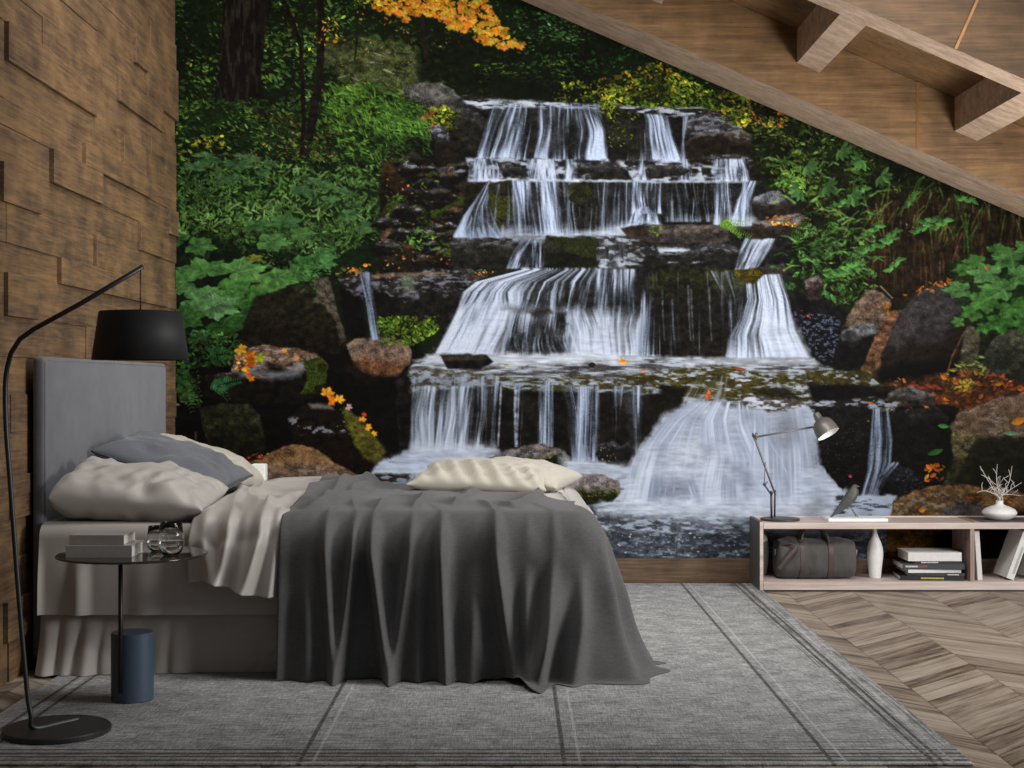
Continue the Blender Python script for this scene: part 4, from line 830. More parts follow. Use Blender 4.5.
# floor of chevron boards, one mesh, each board with its own tone
def make_floor():
    rng = random.Random(4)
    cw, pw = .36, .078
    v, f, rnd, uv = [], [], [], []
    c0 = -int(2.4/cw)
    for c in range(c0, 13):
        x0, x1 = c*cw, (c+1)*cw; sg = 1 if c % 2 == 0 else -1
        dy = cw*1.0*sg
        for k in range(10, 82):
            y = k*pw*1.31; g = .0012
            a, b_ = y+g, y+pw*1.31-g
            i = len(v)
            q = [(x0+g, a-dy/2), (x1-g, a+dy/2), (x1-g, b_+dy/2), (x0+g, b_-dy/2)]
            q = [(x, min(max(yy, 1.4), D)) for x, yy in q]
            if max(p[1] for p in q)-min(p[1] for p in q) < .02: continue
            v += [(x, yy, 0) for x, yy in q]; f.append((i, i+1, i+2, i+3))
            r = rng.random(); o = rng.random()*30
            rnd.append(r)
            uv += [(o, o), (o+.52, o), (o+.52, o+.125), (o, o+.125)]
    i = len(v); v += [(-2.4, 1.4, -.004), (4.8, 1.4, -.004), (4.8, D, -.004), (-2.4, D, -.004)]; f.append((i, i+1, i+2, i+3)); rnd.append(.0); uv += [(0, 0)]*4
    m, nt, b, L = newmat('chevron_oak')
    at = nt.nodes.new('ShaderNodeAttribute'); at.attribute_name = 'tone'
    u = nt.nodes.new('ShaderNodeUVMap'); u.uv_map = 'grain'
    mp = nt.nodes.new('ShaderNodeMapping'); mp.inputs['Scale'].default_value = (5, 90, 1); L(u.outputs[0], mp.inputs[0])
    g = noise_(nt, mp.outputs[0], 1, 5, .65)
    mp2 = nt.nodes.new('ShaderNodeMapping'); mp2.inputs['Scale'].default_value = (3, 22, 1); L(u.outputs[0], mp2.inputs[0])
    g2 = noise_(nt, mp2.outputs[0], 1, 4, .6)
    k = math_(nt, 'ADD', math_(nt, 'MULTIPLY', g, .35), math_(nt, 'ADD', math_(nt, 'MULTIPLY', g2, .55), math_(nt, 'MULTIPLY', at.outputs['Fac'], .20)))
    L(ramp_(nt, k, [(.38, S(64, 54, 46)), (.48, S(118, 103, 90)), (.58, S(154, 140, 125)), (.72, S(176, 163, 148))]), b.inputs['Base Color'])
    b.inputs['Roughness'].default_value = .42; b.inputs['Specular IOR Level'].default_value = .35
    bump_(nt, b, g, .15, .001)
    o = pyobj('floor', v, f, m, smooth=False); o['kind'] = 'structure'
    me = o.data
    a = me.attributes.new('tone', 'FLOAT', 'FACE'); a.data.foreach_set('value', np.array(rnd, np.float32))
    uvl = me.uv_layers.new(name='grain'); uvl.data.foreach_set('uv', np.array(uv, np.float32).ravel())
make_floor()
XL = -1.862
bm = bmesh.new(); bx(bm, -2.4, 4.8, D, D+.15, 0, 4.9)
struct('wall_back', bm, M_wall)
bm = bmesh.new(); bx(bm, -1.9, 4.8, D-.018, D, .002, .137, .004)
struct('baseboard_back', bm, M_base)

# left wall: wooden blocks standing out by different amounts
def left_wall():
    rng = random.Random(12)
    zb = [0, .15, .30, .45, .60, .76, .92, 1.06, 1.20, 1.35, 1.51, 1.62, 1.765, 1.91, 2.048, 2.145, 2.287, 2.43, 2.55, 2.68, 2.825, 2.97, 3.12, 3.27, 3.42, 3.58, 3.72, 3.86, 4.0, 4.15, 4.3]
    pins = {2.287: 5.21, 2.68: 6.98, 2.55: 7.2, 2.43: 6.68, 2.145: 6.75, 2.048: 6.15, 1.91: [5.72, 7.67], 1.765: [5.16, 7.07], 1.62: 6.31, 1.51: [5.82, 6.83], 1.35: 5.2, .60: 5.25, .15: 5.2}
    lev = [0, .003, .007]
    bm = bmesh.new()
    bx(bm, -2.4, XL-.004, 1.4, D, 0, 4.4)
    for z0, z1 in zip(zb[:-1], zb[1:]):
        pn = pins.get(z0, []); pn = pn if isinstance(pn, list) else [pn]
        cuts = [1.4]
        while cuts[-1] < D-.9: cuts.append(cuts[-1]+.35+.75*rng.random())
        cuts = [c for c in cuts if all(abs(c-p) > .3 for p in pn)]+list(pn)+[D]
        cuts = sorted(cuts)
        l = rng.choice(lev)
        for a, b in zip(cuts[:-1], cuts[1:]):
            if a in pn: l = .020
            elif b in pn: l = rng.choice(lev[:2])
            else: l = rng.choice(lev)
            bx(bm, XL-.012, XL+l+rng.random()*.002, a, b, z0, z1, .0012, 1)
    struct('wall_left', bm, M_panel)
left_wall()

# the sloping timber ceiling on the right: beam against the wall, joists, front beam, boards
SL = .4325
def zs(x, off=0): return 3.242-SL*x+off
def slope(bm, x0, x1, y0, y1, o0, o1):
    return prism(bm, [(x0, zs(x0, o0)), (x1, zs(x1, o0)), (x1, zs(x1, o1)), (x0, zs(x0, o1))], y0, y1)
bm = bmesh.new(); slope(bm, -1.84, 4.8, 7.44, D-.004, 0, .357)
o = struct('trim_1', bm, None); o.data.materials.append(M_beam); o.data.materials.append(M_beamdark)
for p in o.data.polygons:
    if abs(p.normal.y) > .5: p.material_index = 1
bm = bmesh.new(); slope(bm, -1.84, 4.8, 6.28, 6.46, .182, 1.25)
o = struct('trim_2', bm, None); o.data.materials.append(M_beam); o.data.materials.append(M_bface)
for p in o.data.polygons:
    if abs(p.normal.y) > .5: p.material_index = 1
for i, x in enumerate((-1.0, -.16, .665, 1.49, 2.315, 3.14, 3.96)):
    bm = bmesh.new(); slope(bm, x, x+.118, 6.462, 7.438, .182, .356)
    struct('trim_%d' % (i+3), bm, M_beam)
bm = bmesh.new(); slope(bm, -1.84, 4.8, 6.462, D, .36, .45)
struct('ceiling', bm, M_beamdark)
# thin board joints with lighter filler
M_join = wood('joint_filler', [S(112, 78, 46), S(146, 104, 62)], 'z', 1, .6, .3)
bm = bmesh.new()
xj = 405.5*7.44/F
prism(bm, [(xj-.007, zs(xj, .004)), (xj+.007, zs(xj, .001)), (xj+.007, zs(xj, .354)), (xj-.007, zs(xj, .357))], 7.4375, 7.4399)
xb = 441*6.3/F+.005
prism(bm, [(xb-.006, zs(xb, .186)), (xb+.006, zs(xb, .182)), (xb+.19, zs(xb, .60)), (xb+.178, zs(xb, .60))], 6.2775, 6.2799)
struct('trim_10', bm, M_join)

# ---------------- the printed wall picture ----------------
def mural():
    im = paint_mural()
    k = D/F
    y = D-.006
    gx = MX0+(np.arange(MW)+.5)/MS; gy = MY0+(np.arange(MH)+.5)/MS
    gx[0] = 512+(XL+.004)/k
    gy[-1] = 384+(CAMZ-.137)/k
    PXX, PYY = np.meshgrid(gx, gy)
    co = np.stack([(PXX-512)*k, np.full(PXX.shape, y), CAMZ-(PYY-384)*k], -1).reshape(-1, 3).astype(np.float32)
    # the paper is cut along the slope of the beam
    idx = np.arange(MW*MH).reshape(MH, MW)
    q = np.stack([idx[:-1, :-1], idx[1:, :-1], idx[1:, 1:], idx[:-1, 1:]], -1).reshape(-1, 4)
    ok = (co[q[:, 0], 2] < zs(co[q[:, 0], 0], .05)) & (co[q[:, 0], 0] >= XL)
    q = q[ok]
    used = np.zeros(MW*MH, bool); used[q.ravel()] = True
    new = np.cumsum(used)-1
    co = co[used]; q = new[q]
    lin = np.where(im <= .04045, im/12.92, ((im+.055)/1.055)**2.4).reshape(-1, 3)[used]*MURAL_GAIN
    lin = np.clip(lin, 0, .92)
    me = bpy.data.meshes.new('wall_mural')
    me.vertices.add(len(co)); me.vertices.foreach_set('co', co.ravel())
    me.loops.add(len(q)*4); me.loops.foreach_set('vertex_index', q.ravel().astype(np.int32))
    me.polygons.add(len(q)); me.polygons.foreach_set('loop_start', np.arange(0, len(q)*4, 4, dtype=np.int32))
    me.update(calc_edges=True)
    a = me.color_attributes.new('ink', 'FLOAT_COLOR', 'POINT')
    a.data.foreach_set('color', np.concatenate([lin, np.ones((len(lin), 1))], 1).astype(np.float32).ravel())
    m, nt, b, L = newmat('printed_paper')
    at = nt.nodes.new('ShaderNodeAttribute'); at.attribute_name = 'ink'
    L(at.outputs['Color'], b.inputs['Base Color']); b.inputs['Roughness'].default_value = .8; b.inputs['Specular IOR Level'].default_value = .08
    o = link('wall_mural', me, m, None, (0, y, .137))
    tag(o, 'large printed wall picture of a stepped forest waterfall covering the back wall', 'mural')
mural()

# ---------------- rug ----------------
def make_rug():
    m, nt, b, L = newmat('woven_rug')
    c = coords(nt, (1, 1, 1))
    sx = nt.nodes.new('ShaderNodeSeparateXYZ'); L(c, sx.inputs[0]); X, Y = sx.outputs[0], sx.outputs[1]
    n1 = noise_(nt, coords(nt, (14, 190, 1)), 1, 3, .7); n2 = noise_(nt, coords(nt, (150, 14, 1)), 1, 3, .7); n3 = noise_(nt, coords(nt, (9, 9, 1)), 1, 5, .7); n4 = noise_(nt, coords(nt, (60, 60, 1)), 1, 4, .7)
    k = math_(nt, 'ADD', math_(nt, 'ADD', math_(nt, 'MULTIPLY', n1, .40), math_(nt, 'MULTIPLY', n2, .18)), math_(nt, 'ADD', math_(nt, 'MULTIPLY', n3, .22), math_(nt, 'MULTIPLY', n4, .2)))
    base = ramp_(nt, k, [(.38, S(76, 76, 77)), (.46, S(126, 126, 126)), (.54, S(163, 162, 161)), (.63, S(210, 209, 208))])
    def band(v, p, w):
        return math_(nt, 'MINIMUM', math_(nt, 'MAXIMUM', math_(nt, 'MULTIPLY_ADD', math_(nt, 'ABSOLUTE', math_(nt, 'SUBTRACT', v, p)), -2/w, 2.0), 0), 1)
    def acc(lst):
        r = lst[0]
        for q in lst[1:]: r = math_(nt, 'MAXIMUM', r, q)
        return r
    cx, cy = -.185, 5.94
    dark = acc([band(X, x-cx, .009) for x in (-1.615, -1.56, -.614, .151, .926, 1.215, 1.245)]+[band(Y, y-cy, w) for y, w in ((4.125, .010), (4.165, .010), (4.20, .014), (4.245, .008), (7.72, .012))])
    light = acc([band(X, x-cx, .006) for x in (-.574, .196, .966, 1.275, -1.59)]+[band(Y, y-cy, .01) for y in (4.10,)])
    near = math_(nt, 'MULTIPLY', ramp_(nt, math_(nt, 'ADD', Y, cy-4.0), [(.1, 1.0), (.75, 0.0)]), math_(nt, 'GREATER_THAN', noise_(nt, coords(nt, (1.2, 85, 1)), 1, 3, .7), .525))
    rt = math_(nt, 'MULTIPLY', math_(nt, 'GREATER_THAN', X, 1.18-cx), math_(nt, 'GREATER_THAN', noise_(nt, coords(nt, (110, 2, 1)), 1, 2, .6), .54))
    brk = ramp_(nt, n4, [(.34, .35), (.52, 1.0)])
    base = mix_(nt, math_(nt, 'MULTIPLY', math_(nt, 'MULTIPLY', acc([near, rt]), .62), brk), base, S(58, 56, 54))
    base = mix_(nt, math_(nt, 'MULTIPLY', math_(nt, 'MULTIPLY', dark, .85), brk), base, S(58, 54, 50))
    base = mix_(nt, math_(nt, 'MULTIPLY', math_(nt, 'MULTIPLY', light, .36), brk), base, S(205, 204, 202))
    L(base, b.inputs['Base Color']); b.inputs['Roughness'].default_value = .95; b.inputs['Specular IOR Level'].default_value = .1
    bump_(nt, b, math_(nt, 'ADD', n1, n2), .5, .004)
    bm = bmesh.new()
    bx(bm, -1.70, 1.33, 4.09, 7.79, .0005, .009, .003, 1)
    o = obj('area_rug', bm, m, None, (cx, cy, .0005))
    tag(o, 'large grey woven rug with thin dark and pale lines under the bed', 'rug')
make_rug()
RZ = .009

# ---------------- bed ----------------
M_head = fabric('headboard_cloth', S(98, 98, 104), 420, .10, .3, .9, .2, .2)
M_sheet = fabric('sheet_cotton', S(166, 160, 154), 700, .03, .1, .8, .05, .05)
M_duvet = fabric('duvet_satin', S(172, 166, 160), 800, .02, .3, .45, .03, .05)
M_duvet.node_tree.nodes['Principled BSDF'].inputs['Specular IOR Level'].default_value = .5
M_cream = fabric('cream_linen', S(174, 168, 156), 700, .05, .2, .8, .08, .05)
M_throw = fabric('throw_weave', S(88, 87, 87), 250, .34, .12, .8, .4, .10)
M_cush = fabric('cushion_weave', S(92, 95, 101), 460, .22, .3, .9, .3, .1)
M_pipe = fabric('piping_cloth', S(60, 62, 66), 400, .05)
YN, YF, XH, XF = 5.36, 7.20, -1.785, .33
bed = tag(empty('bed', (-.73, 6.3, RZ)), 'double bed with a tall grey upholstered headboard against the wooden block wall', 'bed')
bm = bmesh.new(); bx(bm, -1.832, -1.785, 5.43, 7.34, .05, 1.205, .02, 4)
hb = obj('headboard', bm, M_head, bed, smooth=True)
hb.data.polygons.foreach_set('use_smooth', np.ones(len(hb.data.polygons), bool))
bm = bmesh.new(); tube(bm, [(-1.789, 5.442, .06), (-1.789, 5.442, 1.18), (-1.789, 5.455, 1.194), (-1.789, 7.315, 1.194), (-1.789, 7.33, 1.18), (-1.789, 7.33, .06)], .0055, 8)
obj('headboard_piping', bm, M_head, hb, smooth=True)
bm = bmesh.new(); bx(bm, XH+.004, XF-.03, YN+.05, YF-.03, RZ+.001, .26, .02)
obj('bed_base', bm, M_sheet, bed)
bm = bmesh.new(); bx(bm, XH+.004, XF, YN+.012, YF, .262, .555, .05, 5)
mt = obj('mattress', bm, M_sheet, bed, smooth=True)
# hanging skirt around the base, gathered towards the head end
def skirt():
    n, m = 260, 26
    A = np.zeros((m, n, 3))
    s = np.linspace(0, 1, n)
    for i in range(m):
        v = i/(m-1)
        x = XH-.0+s*(XF-XH)
        head = sstep(.34, .0, s)
        fold = (.030*np.sin(s*74+np.sin(s*21)*1.3)*head+.016*vn(s*38, v*1.2, 1)*(1+head*2))*(.15+.85*v)
        fold = fold+.010*vn(s*60+v*9, v*5-s*14, 2)*sstep(.2, .5, s)
        A[i, :, 0] = x
        A[i, :, 1] = YN+.035-.02*v-np.abs(fold)*1.0-.05*head*v**2
        A[i, :, 2] = .245-(.245-RZ-.002)*v
    return gridmesh('bed_skirt', A, M_sheet, bed)
skirt()
def sheet_side():
    n, m = 220, 30
    A = np.zeros((m, n, 3)); s = np.linspace(0, 1, n)
    for i in range(m):
        v = i/(m-1)
        x = XH+.004+s*(XF-XH-.02)
        head = sstep(.36, .0, s)
        fold = (.026*np.maximum(0, np.sin(s*62+2.4+np.sin(s*17)))**1.6*head+.008*vn(s*26, v*1.5, 3))*sstep(.1, .7, v)
        a = min(1, v/.16)
        A[i, :, 0] = x
        A[i, :, 1] = YN+.055-.055*math.sin(a*PI/2)-.012*v-fold
        A[i, :, 2] = np.where(v < .16, .572-.05*(1-math.cos(a*PI/2)), .522-(v-.16)/.84*(.522-.232))
    B = np.zeros((6, n, 3))
    for i in range(6):
        B[i] = A[0]; B[i, :, 1] = A[0, :, 1]+(1-i/6)*.5; B[i, :, 2] = .572
    return gridmesh('fitted_sheet', np.concatenate([B, A]), M_sheet, bed)
sheet_side()

def lump(x, y):
    x = np.asarray(x, float); y = np.asarray(y, float)
    return .592+.030*vn(x*3.1, y*2.6, 0)+.016*vn(x*7+y*2, y*6, 1)
def drape(per, nrm, spine, s, zb, flare, folds, mat, name, lift, H, pud=None, nt=46, nh=56, topf=.5, noise=.012, inset=0, label=None, sharp=1.5, re=.055, droop=0, sim=None, fpow=1.25):
    per, nrm, spine = map(np.array, (per, nrm, spine)); n = len(s)
    def fold(v):
        d = noise*vn(s*8.5, v*.9, 2)*2*(.25+.75*v)+noise*.8*vn(s*23, v*1.6, 3)*2*v
        for (a, b, w, am, vs) in folds:
            u = (s-(a+(b-a)*v))/w
            d = d+am*np.exp(-np.abs(u)**sharp)*sstep(vs-.25, vs+.35, v)
        return d
    rows = []
    f0 = fold(.05)
    for i in range(nt):
        k = i/(nt-1); e = per-nrm*re
        xy = spine+(e-spine)*k
        z = H(xy[:, 0], xy[:, 1])+lift
        tf = 0
        for (a, b, w, am, vs) in folds:
            u = (s-a+ .12*(1-k)*math.sin(a*40))/(w*1.1)
            tf = tf+max(am, 0)*np.exp(-np.abs(u)**sharp)*sstep(.34, .16, np.array(a))
        z = z+topf*tf*sstep(.25, .95, k)
        z = z-.6*(H(e[:, 0], e[:, 1])-.600)*sstep(.7, 1, k)-droop*sstep(.35, 1, k)
        rows.append(np.stack([xy[:, 0], xy[:, 1], z], 1))
    ztop = rows[-1][:, 2]
    for i in range(1, 13):
        a = i/12*PI/2
        xy = per-nrm*re*(1-math.sin(a))+nrm*(f0*math.sin(a)**2)[:, None]
        rows.append(np.stack([xy[:, 0], xy[:, 1], ztop-re*(1-math.cos(a))], 1))
    z0 = rows[-1][:, 2]
    for i in range(1, nh+1):
        v = i/nh
        o = flare*v**fpow+fold(.05+.95*v)+inset
        xy = per+nrm*o[:, None]
        rows.append(np.stack([xy[:, 0], xy[:, 1], z0-(z0-zb)*v], 1))
    if pud is not None:
        last = rows[-1].copy()
        for i in range(1, 13):
            k = i/12
            q = last.copy(); o = pud*k
            q[:, :2] += nrm*o[:, None]
            q[:, 2] = zb+.010*np.abs(vn(s*16, k*2.3, 1)*2)*np.minimum(1, pud/.05)*math.sin(min(1, k*1.2)*PI)+.001
            rows.append(q)
    A = np.stack(rows)
    if sim: A = settle(A, **sim)
    o = gridmesh(name, A, mat, None, (float(A[..., 0].mean()), float(A[..., 1].mean()), float(zb.min())))
    md = o.modifiers.new('thickness', 'SOLIDIFY'); md.thickness = .004; md.offset = 1
    return o
# let the laid-out cloth settle under its own weight over the bed and on the rug
def settle(A, lift, rad=.12, steps=70, iters=7, slack=1.0, bend=.25, top=.602, mem=.08, grav=.35):
    p = A.astype(np.float64).copy(); pp = p.copy()
    m, n = p.shape[:2]
    def fam(di, dj, st):
        out = []
        i0 = slice(0, m-di); i1 = slice(di, m)
        if dj >= 0: j0, j1 = slice(0, n-dj), slice(dj, n)
        else: j0, j1 = slice(-dj, n), slice(0, n+dj)
        L = np.linalg.norm(p[i1, j1]-p[i0, j0], axis=-1)*slack
        par = [(slice(k, m-di, 2), slice(None)) for k in (0, 1)] if di else [(slice(None), slice(k, n-dj, 2)) for k in (0, 1)]
        if di == 2 or dj == 2:
            par = [(slice(k, m-di, 4), slice(None)) for k in range(4)] if di else [(slice(None), slice(k, n-dj, 4)) for k in range(4)]
        return (i0, j0, i1, j1, L, par, st)
    F_ = [fam(0, 1, .9), fam(1, 0, .9), fam(1, 1, .4), fam(1, -1, .4), fam(0, 2, bend), fam(2, 0, bend)]
    bx_, by_, bz_ = .345+lift-rad, 5.322-lift+rad, top+lift-rad
    fl = RZ+.004
    for st in range(steps):
        v = (p-pp)*(.96 if st < steps*.7 else .80); pp = p.copy()
        p = p+v; p[..., 2] -= 9.8*(.012**2)*grav; p += mem*(A-p)
        for it in range(iters):
            for i0, j0, i1, j1, L, par, kst in F_:
                for pa in par:
                    a = p[i0, j0][pa]; b_ = p[i1, j1][pa]
                    d = b_-a; l = np.sqrt((d*d).sum(-1))+1e-9
                    c = (d*(kst*.5*(l-L[pa])/l)[..., None])
                    p[i0, j0][pa] += c; p[i1, j1][pa] -= c
            q = np.stack([p[..., 0]-bx_, by_-p[..., 1], p[..., 2]-bz_], -1)
            mx = np.maximum(q, 0); l = np.sqrt((mx*mx).sum(-1))
            hit = (l < rad) & (l > 1e-6)
            k = np.where(hit, (rad-l)/(l+1e-9), 0)
            p[..., 0] += mx[..., 0]*k; p[..., 1] -= mx[..., 1]*k; p[..., 2] += mx[..., 2]*k
            deep = l <= 1e-6
            p[..., 2] = np.where(deep, bz_+rad, p[..., 2])
            below = p[..., 2] < fl
            p[..., 2] = np.maximum(p[..., 2], fl)
            p[0] = A[0]
        stick = (hit | below | deep)
        w = np.where(stick, .75, 0.0)[..., None]
        pp = pp+(p-pp)*w
    for it in range(4):
        q = p.copy()
        q[1:-1] = .5*p[1:-1]+.25*(p[:-2]+p[2:])
        q[:, 1:-1] = .4*q[:, 1:-1]+.3*(q[:, :-2]+q[:, 2:])
        p = q
    p[..., 2] = np.maximum(p[..., 2], RZ+.004)
    return p
def perimeter(x0, x1, yn, r, y1, step=.007):
    pts, nr, s = [], [], []
    x = x0
    while x < x1-r-step*.6: pts.append((x, yn)); nr.append((0, -1)); s.append(x); x += step
    na = max(6, int(r*PI/2/step))
    for k in range(na+1):
        a = -PI/2+PI/2*k/na
        pts.append((x1-r+r*math.cos(a), yn+r+r*math.sin(a))); nr.append((math.cos(a), math.sin(a))); s.append(x1-r+r*PI/2*k/na)
    sb = s[-1]; y = yn+r+step
    while y < y1: pts.append((x1, y)); nr.append((1, 0)); s.append(sb+y-yn-r); y += step
    return np.array(pts), np.array(nr), np.array(s)
# duvet under the throw
per, nr, s = perimeter(-1.21, .355, 5.325, .16, 7.1)
sp = np.zeros_like(per)
k = sstep(-1.21, .1, s)
sp[:, 0] = -1.27+k*(1.48)-.02*np.sin(s*9); sp[:, 1] = 7.13
left = sstep(-1.0, -1.21, s)
zb = .335+.05*left+.012*np.sin(s*7)+.02*np.sin(s*17+1)
zb = np.where(s > .2, .335+(.09-.335)*sstep(.2, .6, s)-(.09-RZ-.008)*sstep(.9, 1.3, s), zb)
under = sstep(-.90, -.80, s)*(1-sstep(.62, .85, s))
fl = (.035+.05*sstep(.1, .4, s)+.02*np.sin(s*5)**2-.03*left)*(1-.8*under)+.08*np.exp(-((s-1.50)/.08)**2)
per = per.copy(); per[:, 1] += .03*left
dv_folds = [(-1.16, -1.12, .030, .06, .05), (-1.06, -1.09, .022, .08, -.1), (-1.00, -1.02, .016, .05, .0), (-.935, -.99, .022, .09, -.1), (-.875, -.90, .016, .05, 0), (.50, .50, .03, .03, .1), (.66, .68, .04, .04, .1), (.9, .9, .05, .04, .1), (1.2, 1.22, .05, .05, .1)]
def HD(x, y):
    x = np.asarray(x, float); y = np.asarray(y, float)
    edge = sstep(-1.27, -1.16, x)
    r = lump(x, y)+.030*sstep(-.45, -.9, x)*edge-.05*sstep(.02, .36, x)*sstep(6.2, 5.3, y)
    for a, sl, w, am in ((-1.10, -.10, .040, .030), (-1.00, .16, .030, .042), (-.93, -.22, .030, .036), (-.86, .30, .028, .034), (-.78, .10, .03, .03)):
        c = a+sl*(y-5.4)+.04*np.sin(y*5+a*20)
        r = r+am*np.exp(-np.abs((x-c)/w)**1.5)*(.6+1.2*(vn(x*2+a*9, y*2.3, 3)+.25))*sstep(-.5, -.75, x)
    return r
dv = drape(per, nr, sp, s, zb, fl, dv_folds, M_duvet, 'duvet', .004, HD, None, 60, 44, .35, .012*(1-.8*under), 0, None, 1.5, .10, 0, dict(lift=0, steps=20, iters=4, bend=.3, top=.590, rad=.10))
tag(dv, 'taupe satin duvet spread over the bed, hanging rumpled beside the pillows', 'duvet')
# dark throw
per, nr, s = perimeter(-.865, .375, 5.285, .20, 5.72, .0065)
sb = s[-1]
sp = np.zeros_like(per)
kx = [-.865, -.45, -.33, -.02, .20, sb]
sp[:, 0] = np.interp(s, kx, [-.92, -.62, -.46, -.22, .03, .26])
sp[:, 1] = np.interp(s, kx, [7.00, 7.02, 6.75, 6.40, 6.42, 5.85])+.03*np.sin(s*19)
corner = sstep(.08, .36, s)
zb = RZ+.004+.030*np.exp(-((s-.02)/.05)**2)+.012*np.exp(-((s+.10)/.03)**2)
fl = .03+.012*np.sin(s*6)**2+.075*corner+.02*sstep(-.02, .10, s)
tf = [(-.855, -.858, .020, .030, .1), (-.760, -.745, .05, .065, .2), (-.690, -.655, .017, .085, -.2), (-.585, -.640, .014, .100, -.2), (-.520, -.448, .017, .125, -.2), (-.375, -.440, .015, .085, -.1), (-.345, -.340, .040, .060, .05),
      (-.262, -.238, .020, .125, -.2), (-.135, -.15, .06, .085, .25), (-.060, .005, .020, .125, .0), (.060, .050, .022, .095, .35), (.160, .105, .020, .125, .25), (.245, .07, .022, .100, .42), (.275, .200, .018, .095, .3), (.36, .335, .03, .075, .05), (.45, .455, .024, .075, .1), (.55, .56, .03, .06, .1)]
pud = (.015+.055*sstep(.0, .10, s))*(.62+.38*np.sin(s*33+.4)*np.cos(s*15))+.07*np.exp(-((s-.10)/.03)**2)
pud = np.where(s < .0, .0, np.maximum(pud, 0))*sstep(sb+.02, sb-.12, s)*sstep(.0, .04, s)
def HT(x, y):
    x = np.asarray(x, float); y = np.asarray(y, float)
    r = HD(x, y)+.006
    for a, w, am, sl in ((-.735, .020, .050, .04), (-.63, .016, .034, .03), (-.52, .020, .050, .0), (-.40, .016, .040, -.03), (-.27, .022, .050, -.08), (-.07, .026, .05, -.20), (.12, .026, .040, -.3)):
        r = r+am*np.exp(-np.abs((x-a-sl*(5.3-y))/w)**1.3)*(.25+.7*np.abs(vn(x*3+a*7, y*3.4, 2)*2))*sstep(5.3, 5.75, y)
    return r
th = drape(per, nr, sp, s, zb, fl, tf, M_throw, 'throw_blanket', .014, HT, pud, 52, 60, .25, .014, .004, None, 1.35, .13, .02, dict(lift=.016, steps=20, iters=4, bend=.2, top=.600, mem=.12), 2.0)
tag(th, 'charcoal woven throw draped over the bed down to the rug', 'blanket')

# pillows
def pillow(name, w, h, t, mat, M, label, cat='pillow', group=None, wr=1.0, seed=0, piping=None, corner=.10, fold=None, blunt=0):
    n = 56
    us = np.sin(np.linspace(-1, 1, n)*PI/2)
    U, V = np.meshgrid(us, us)
    x = w/2*U*(1-corner*(1-V*V)*np.abs(U)**2); y = h/2*V*(1-corner*(1-U*U)*np.abs(V)**2)
    pr = np.clip((1-np.abs(U)**2.6)*(1-np.abs(V)**2.6), 0, 1)**.42
    if blunt: pr = np.where(U < 0, np.clip((1-np.abs(U)**9)*(1-np.abs(V)**2.6), 0, 1)**.42, pr)
    ang = np.arctan2(V, U); rad = np.hypot(U, V)
    wrk = vn(ang*3.2+seed*3, rad*1.4, seed)*.22*sstep(.25, .9, rad)+vn(U*2.6+V*1.2+seed, V*2.0-U*.8, seed+1)*.26+vn(U*7+seed, V*5, seed+2)*.08+(.10-np.abs(vn(U*3.2-V*2.4+seed*5, V*3+U*2, seed+3)))*.55*sstep(.15, .6, rad)
    zt = t/2*pr*(1+wr*wrk); zbm = -t/2*pr*(1+wr*.5*wrk)
    if fold is not None: zt = zt+fold(U, V)*pr
    def place(X, Y, Z): 
        q = np.stack([X, Y, Z], -1).reshape(-1, 3)
        R = np.array(M.to_3x3()); T = np.array(M.translation)
        return q@R.T+T
    a = place(x, y, zt); b = place(x, y, zbm)
    v = np.concatenate([a, b]); f = []
    N = n*n
    for i in range(n-1):
        for j in range(n-1):
            p = i*n+j
            f.append((p, p+1, p+n+1, p+n)); f.append((N+p, N+p+n, N+p+n+1, N+p+1))
    o = pyobj(name, v, f, mat, None, tuple(M.translation))
    bm = bmesh.new(); bm.from_mesh(o.data); bmesh.ops.remove_doubles(bm, verts=bm.verts[:], dist=.0006); bmesh.ops.recalc_face_normals(bm, faces=bm.faces[:]); bm.to_mesh(o.data); bm.free()
    tag(o, label, cat, group)
    if piping is not None:
        ring = []
        for q in np.linspace(-1, 1, 40): ring.append((q, -1))
        for q in np.linspace(-1, 1, 40)[1:]: ring.append((1, q))
        for q in np.linspace(1, -1, 40)[1:]: ring.append((q, 1))
        for q in np.linspace(1, -1, 40)[1:-1]: ring.append((-1, q))
        R = np.array(ring)
        xx = w/2*R[:, 0]*(1-corner*(1-R[:, 1]**2)*R[:, 0]**2); yy = h/2*R[:, 1]*(1-corner*(1-R[:, 0]**2)*R[:, 1]**2)
        pts = place(xx, yy, np.zeros(len(xx)))
        pb = bmesh.new(); tube(pb, [tuple(p) for p in pts]+[tuple(pts[0])], .005, 6)
        pi = obj('piping', pb, piping, None, tuple(M.translation), True); pi.parent = o; pi.location = (0, 0, 0)
    return o
def TM(loc, rx=0, ry=0, rz=0):
    return Matrix.Translation(loc) @ Matrix.Rotation(rz, 4, 'Z') @ Matrix.Rotation(ry, 4, 'Y') @ Matrix.Rotation(rx, 4, 'X')
R_ = math.radians
pillow('pillow', .58, .60, .215, M_duvet, TM((-1.475, 5.69, .664), R_(4), R_(5), R_(2)), 'taupe satin pillow lying nearest the round side table', 'pillow', 'head pillows', 1.5, 0, None, .03, None, 1)
pillow('pillow', .58, .56, .20, M_cream, TM((-1.50, 6.80, .715), R_(-4), R_(17), R_(-3)), 'pale cream pillow at the far side of the headboard behind the dark cushion', 'pillow', 'head pillows', .8, 2, None, .05)
pillow('cushion', .56, .52, .17, M_cush, TM((-1.468, 6.20, .752), R_(6), R_(19), R_(-5)), 'dark grey woven cushion lying across the taupe pillow', 'cushion', None, 1.2, 1, M_pipe, .06)
def rib(U, V): return .016*np.sin(U*22+V*6)*sstep(.4, -.3, V)
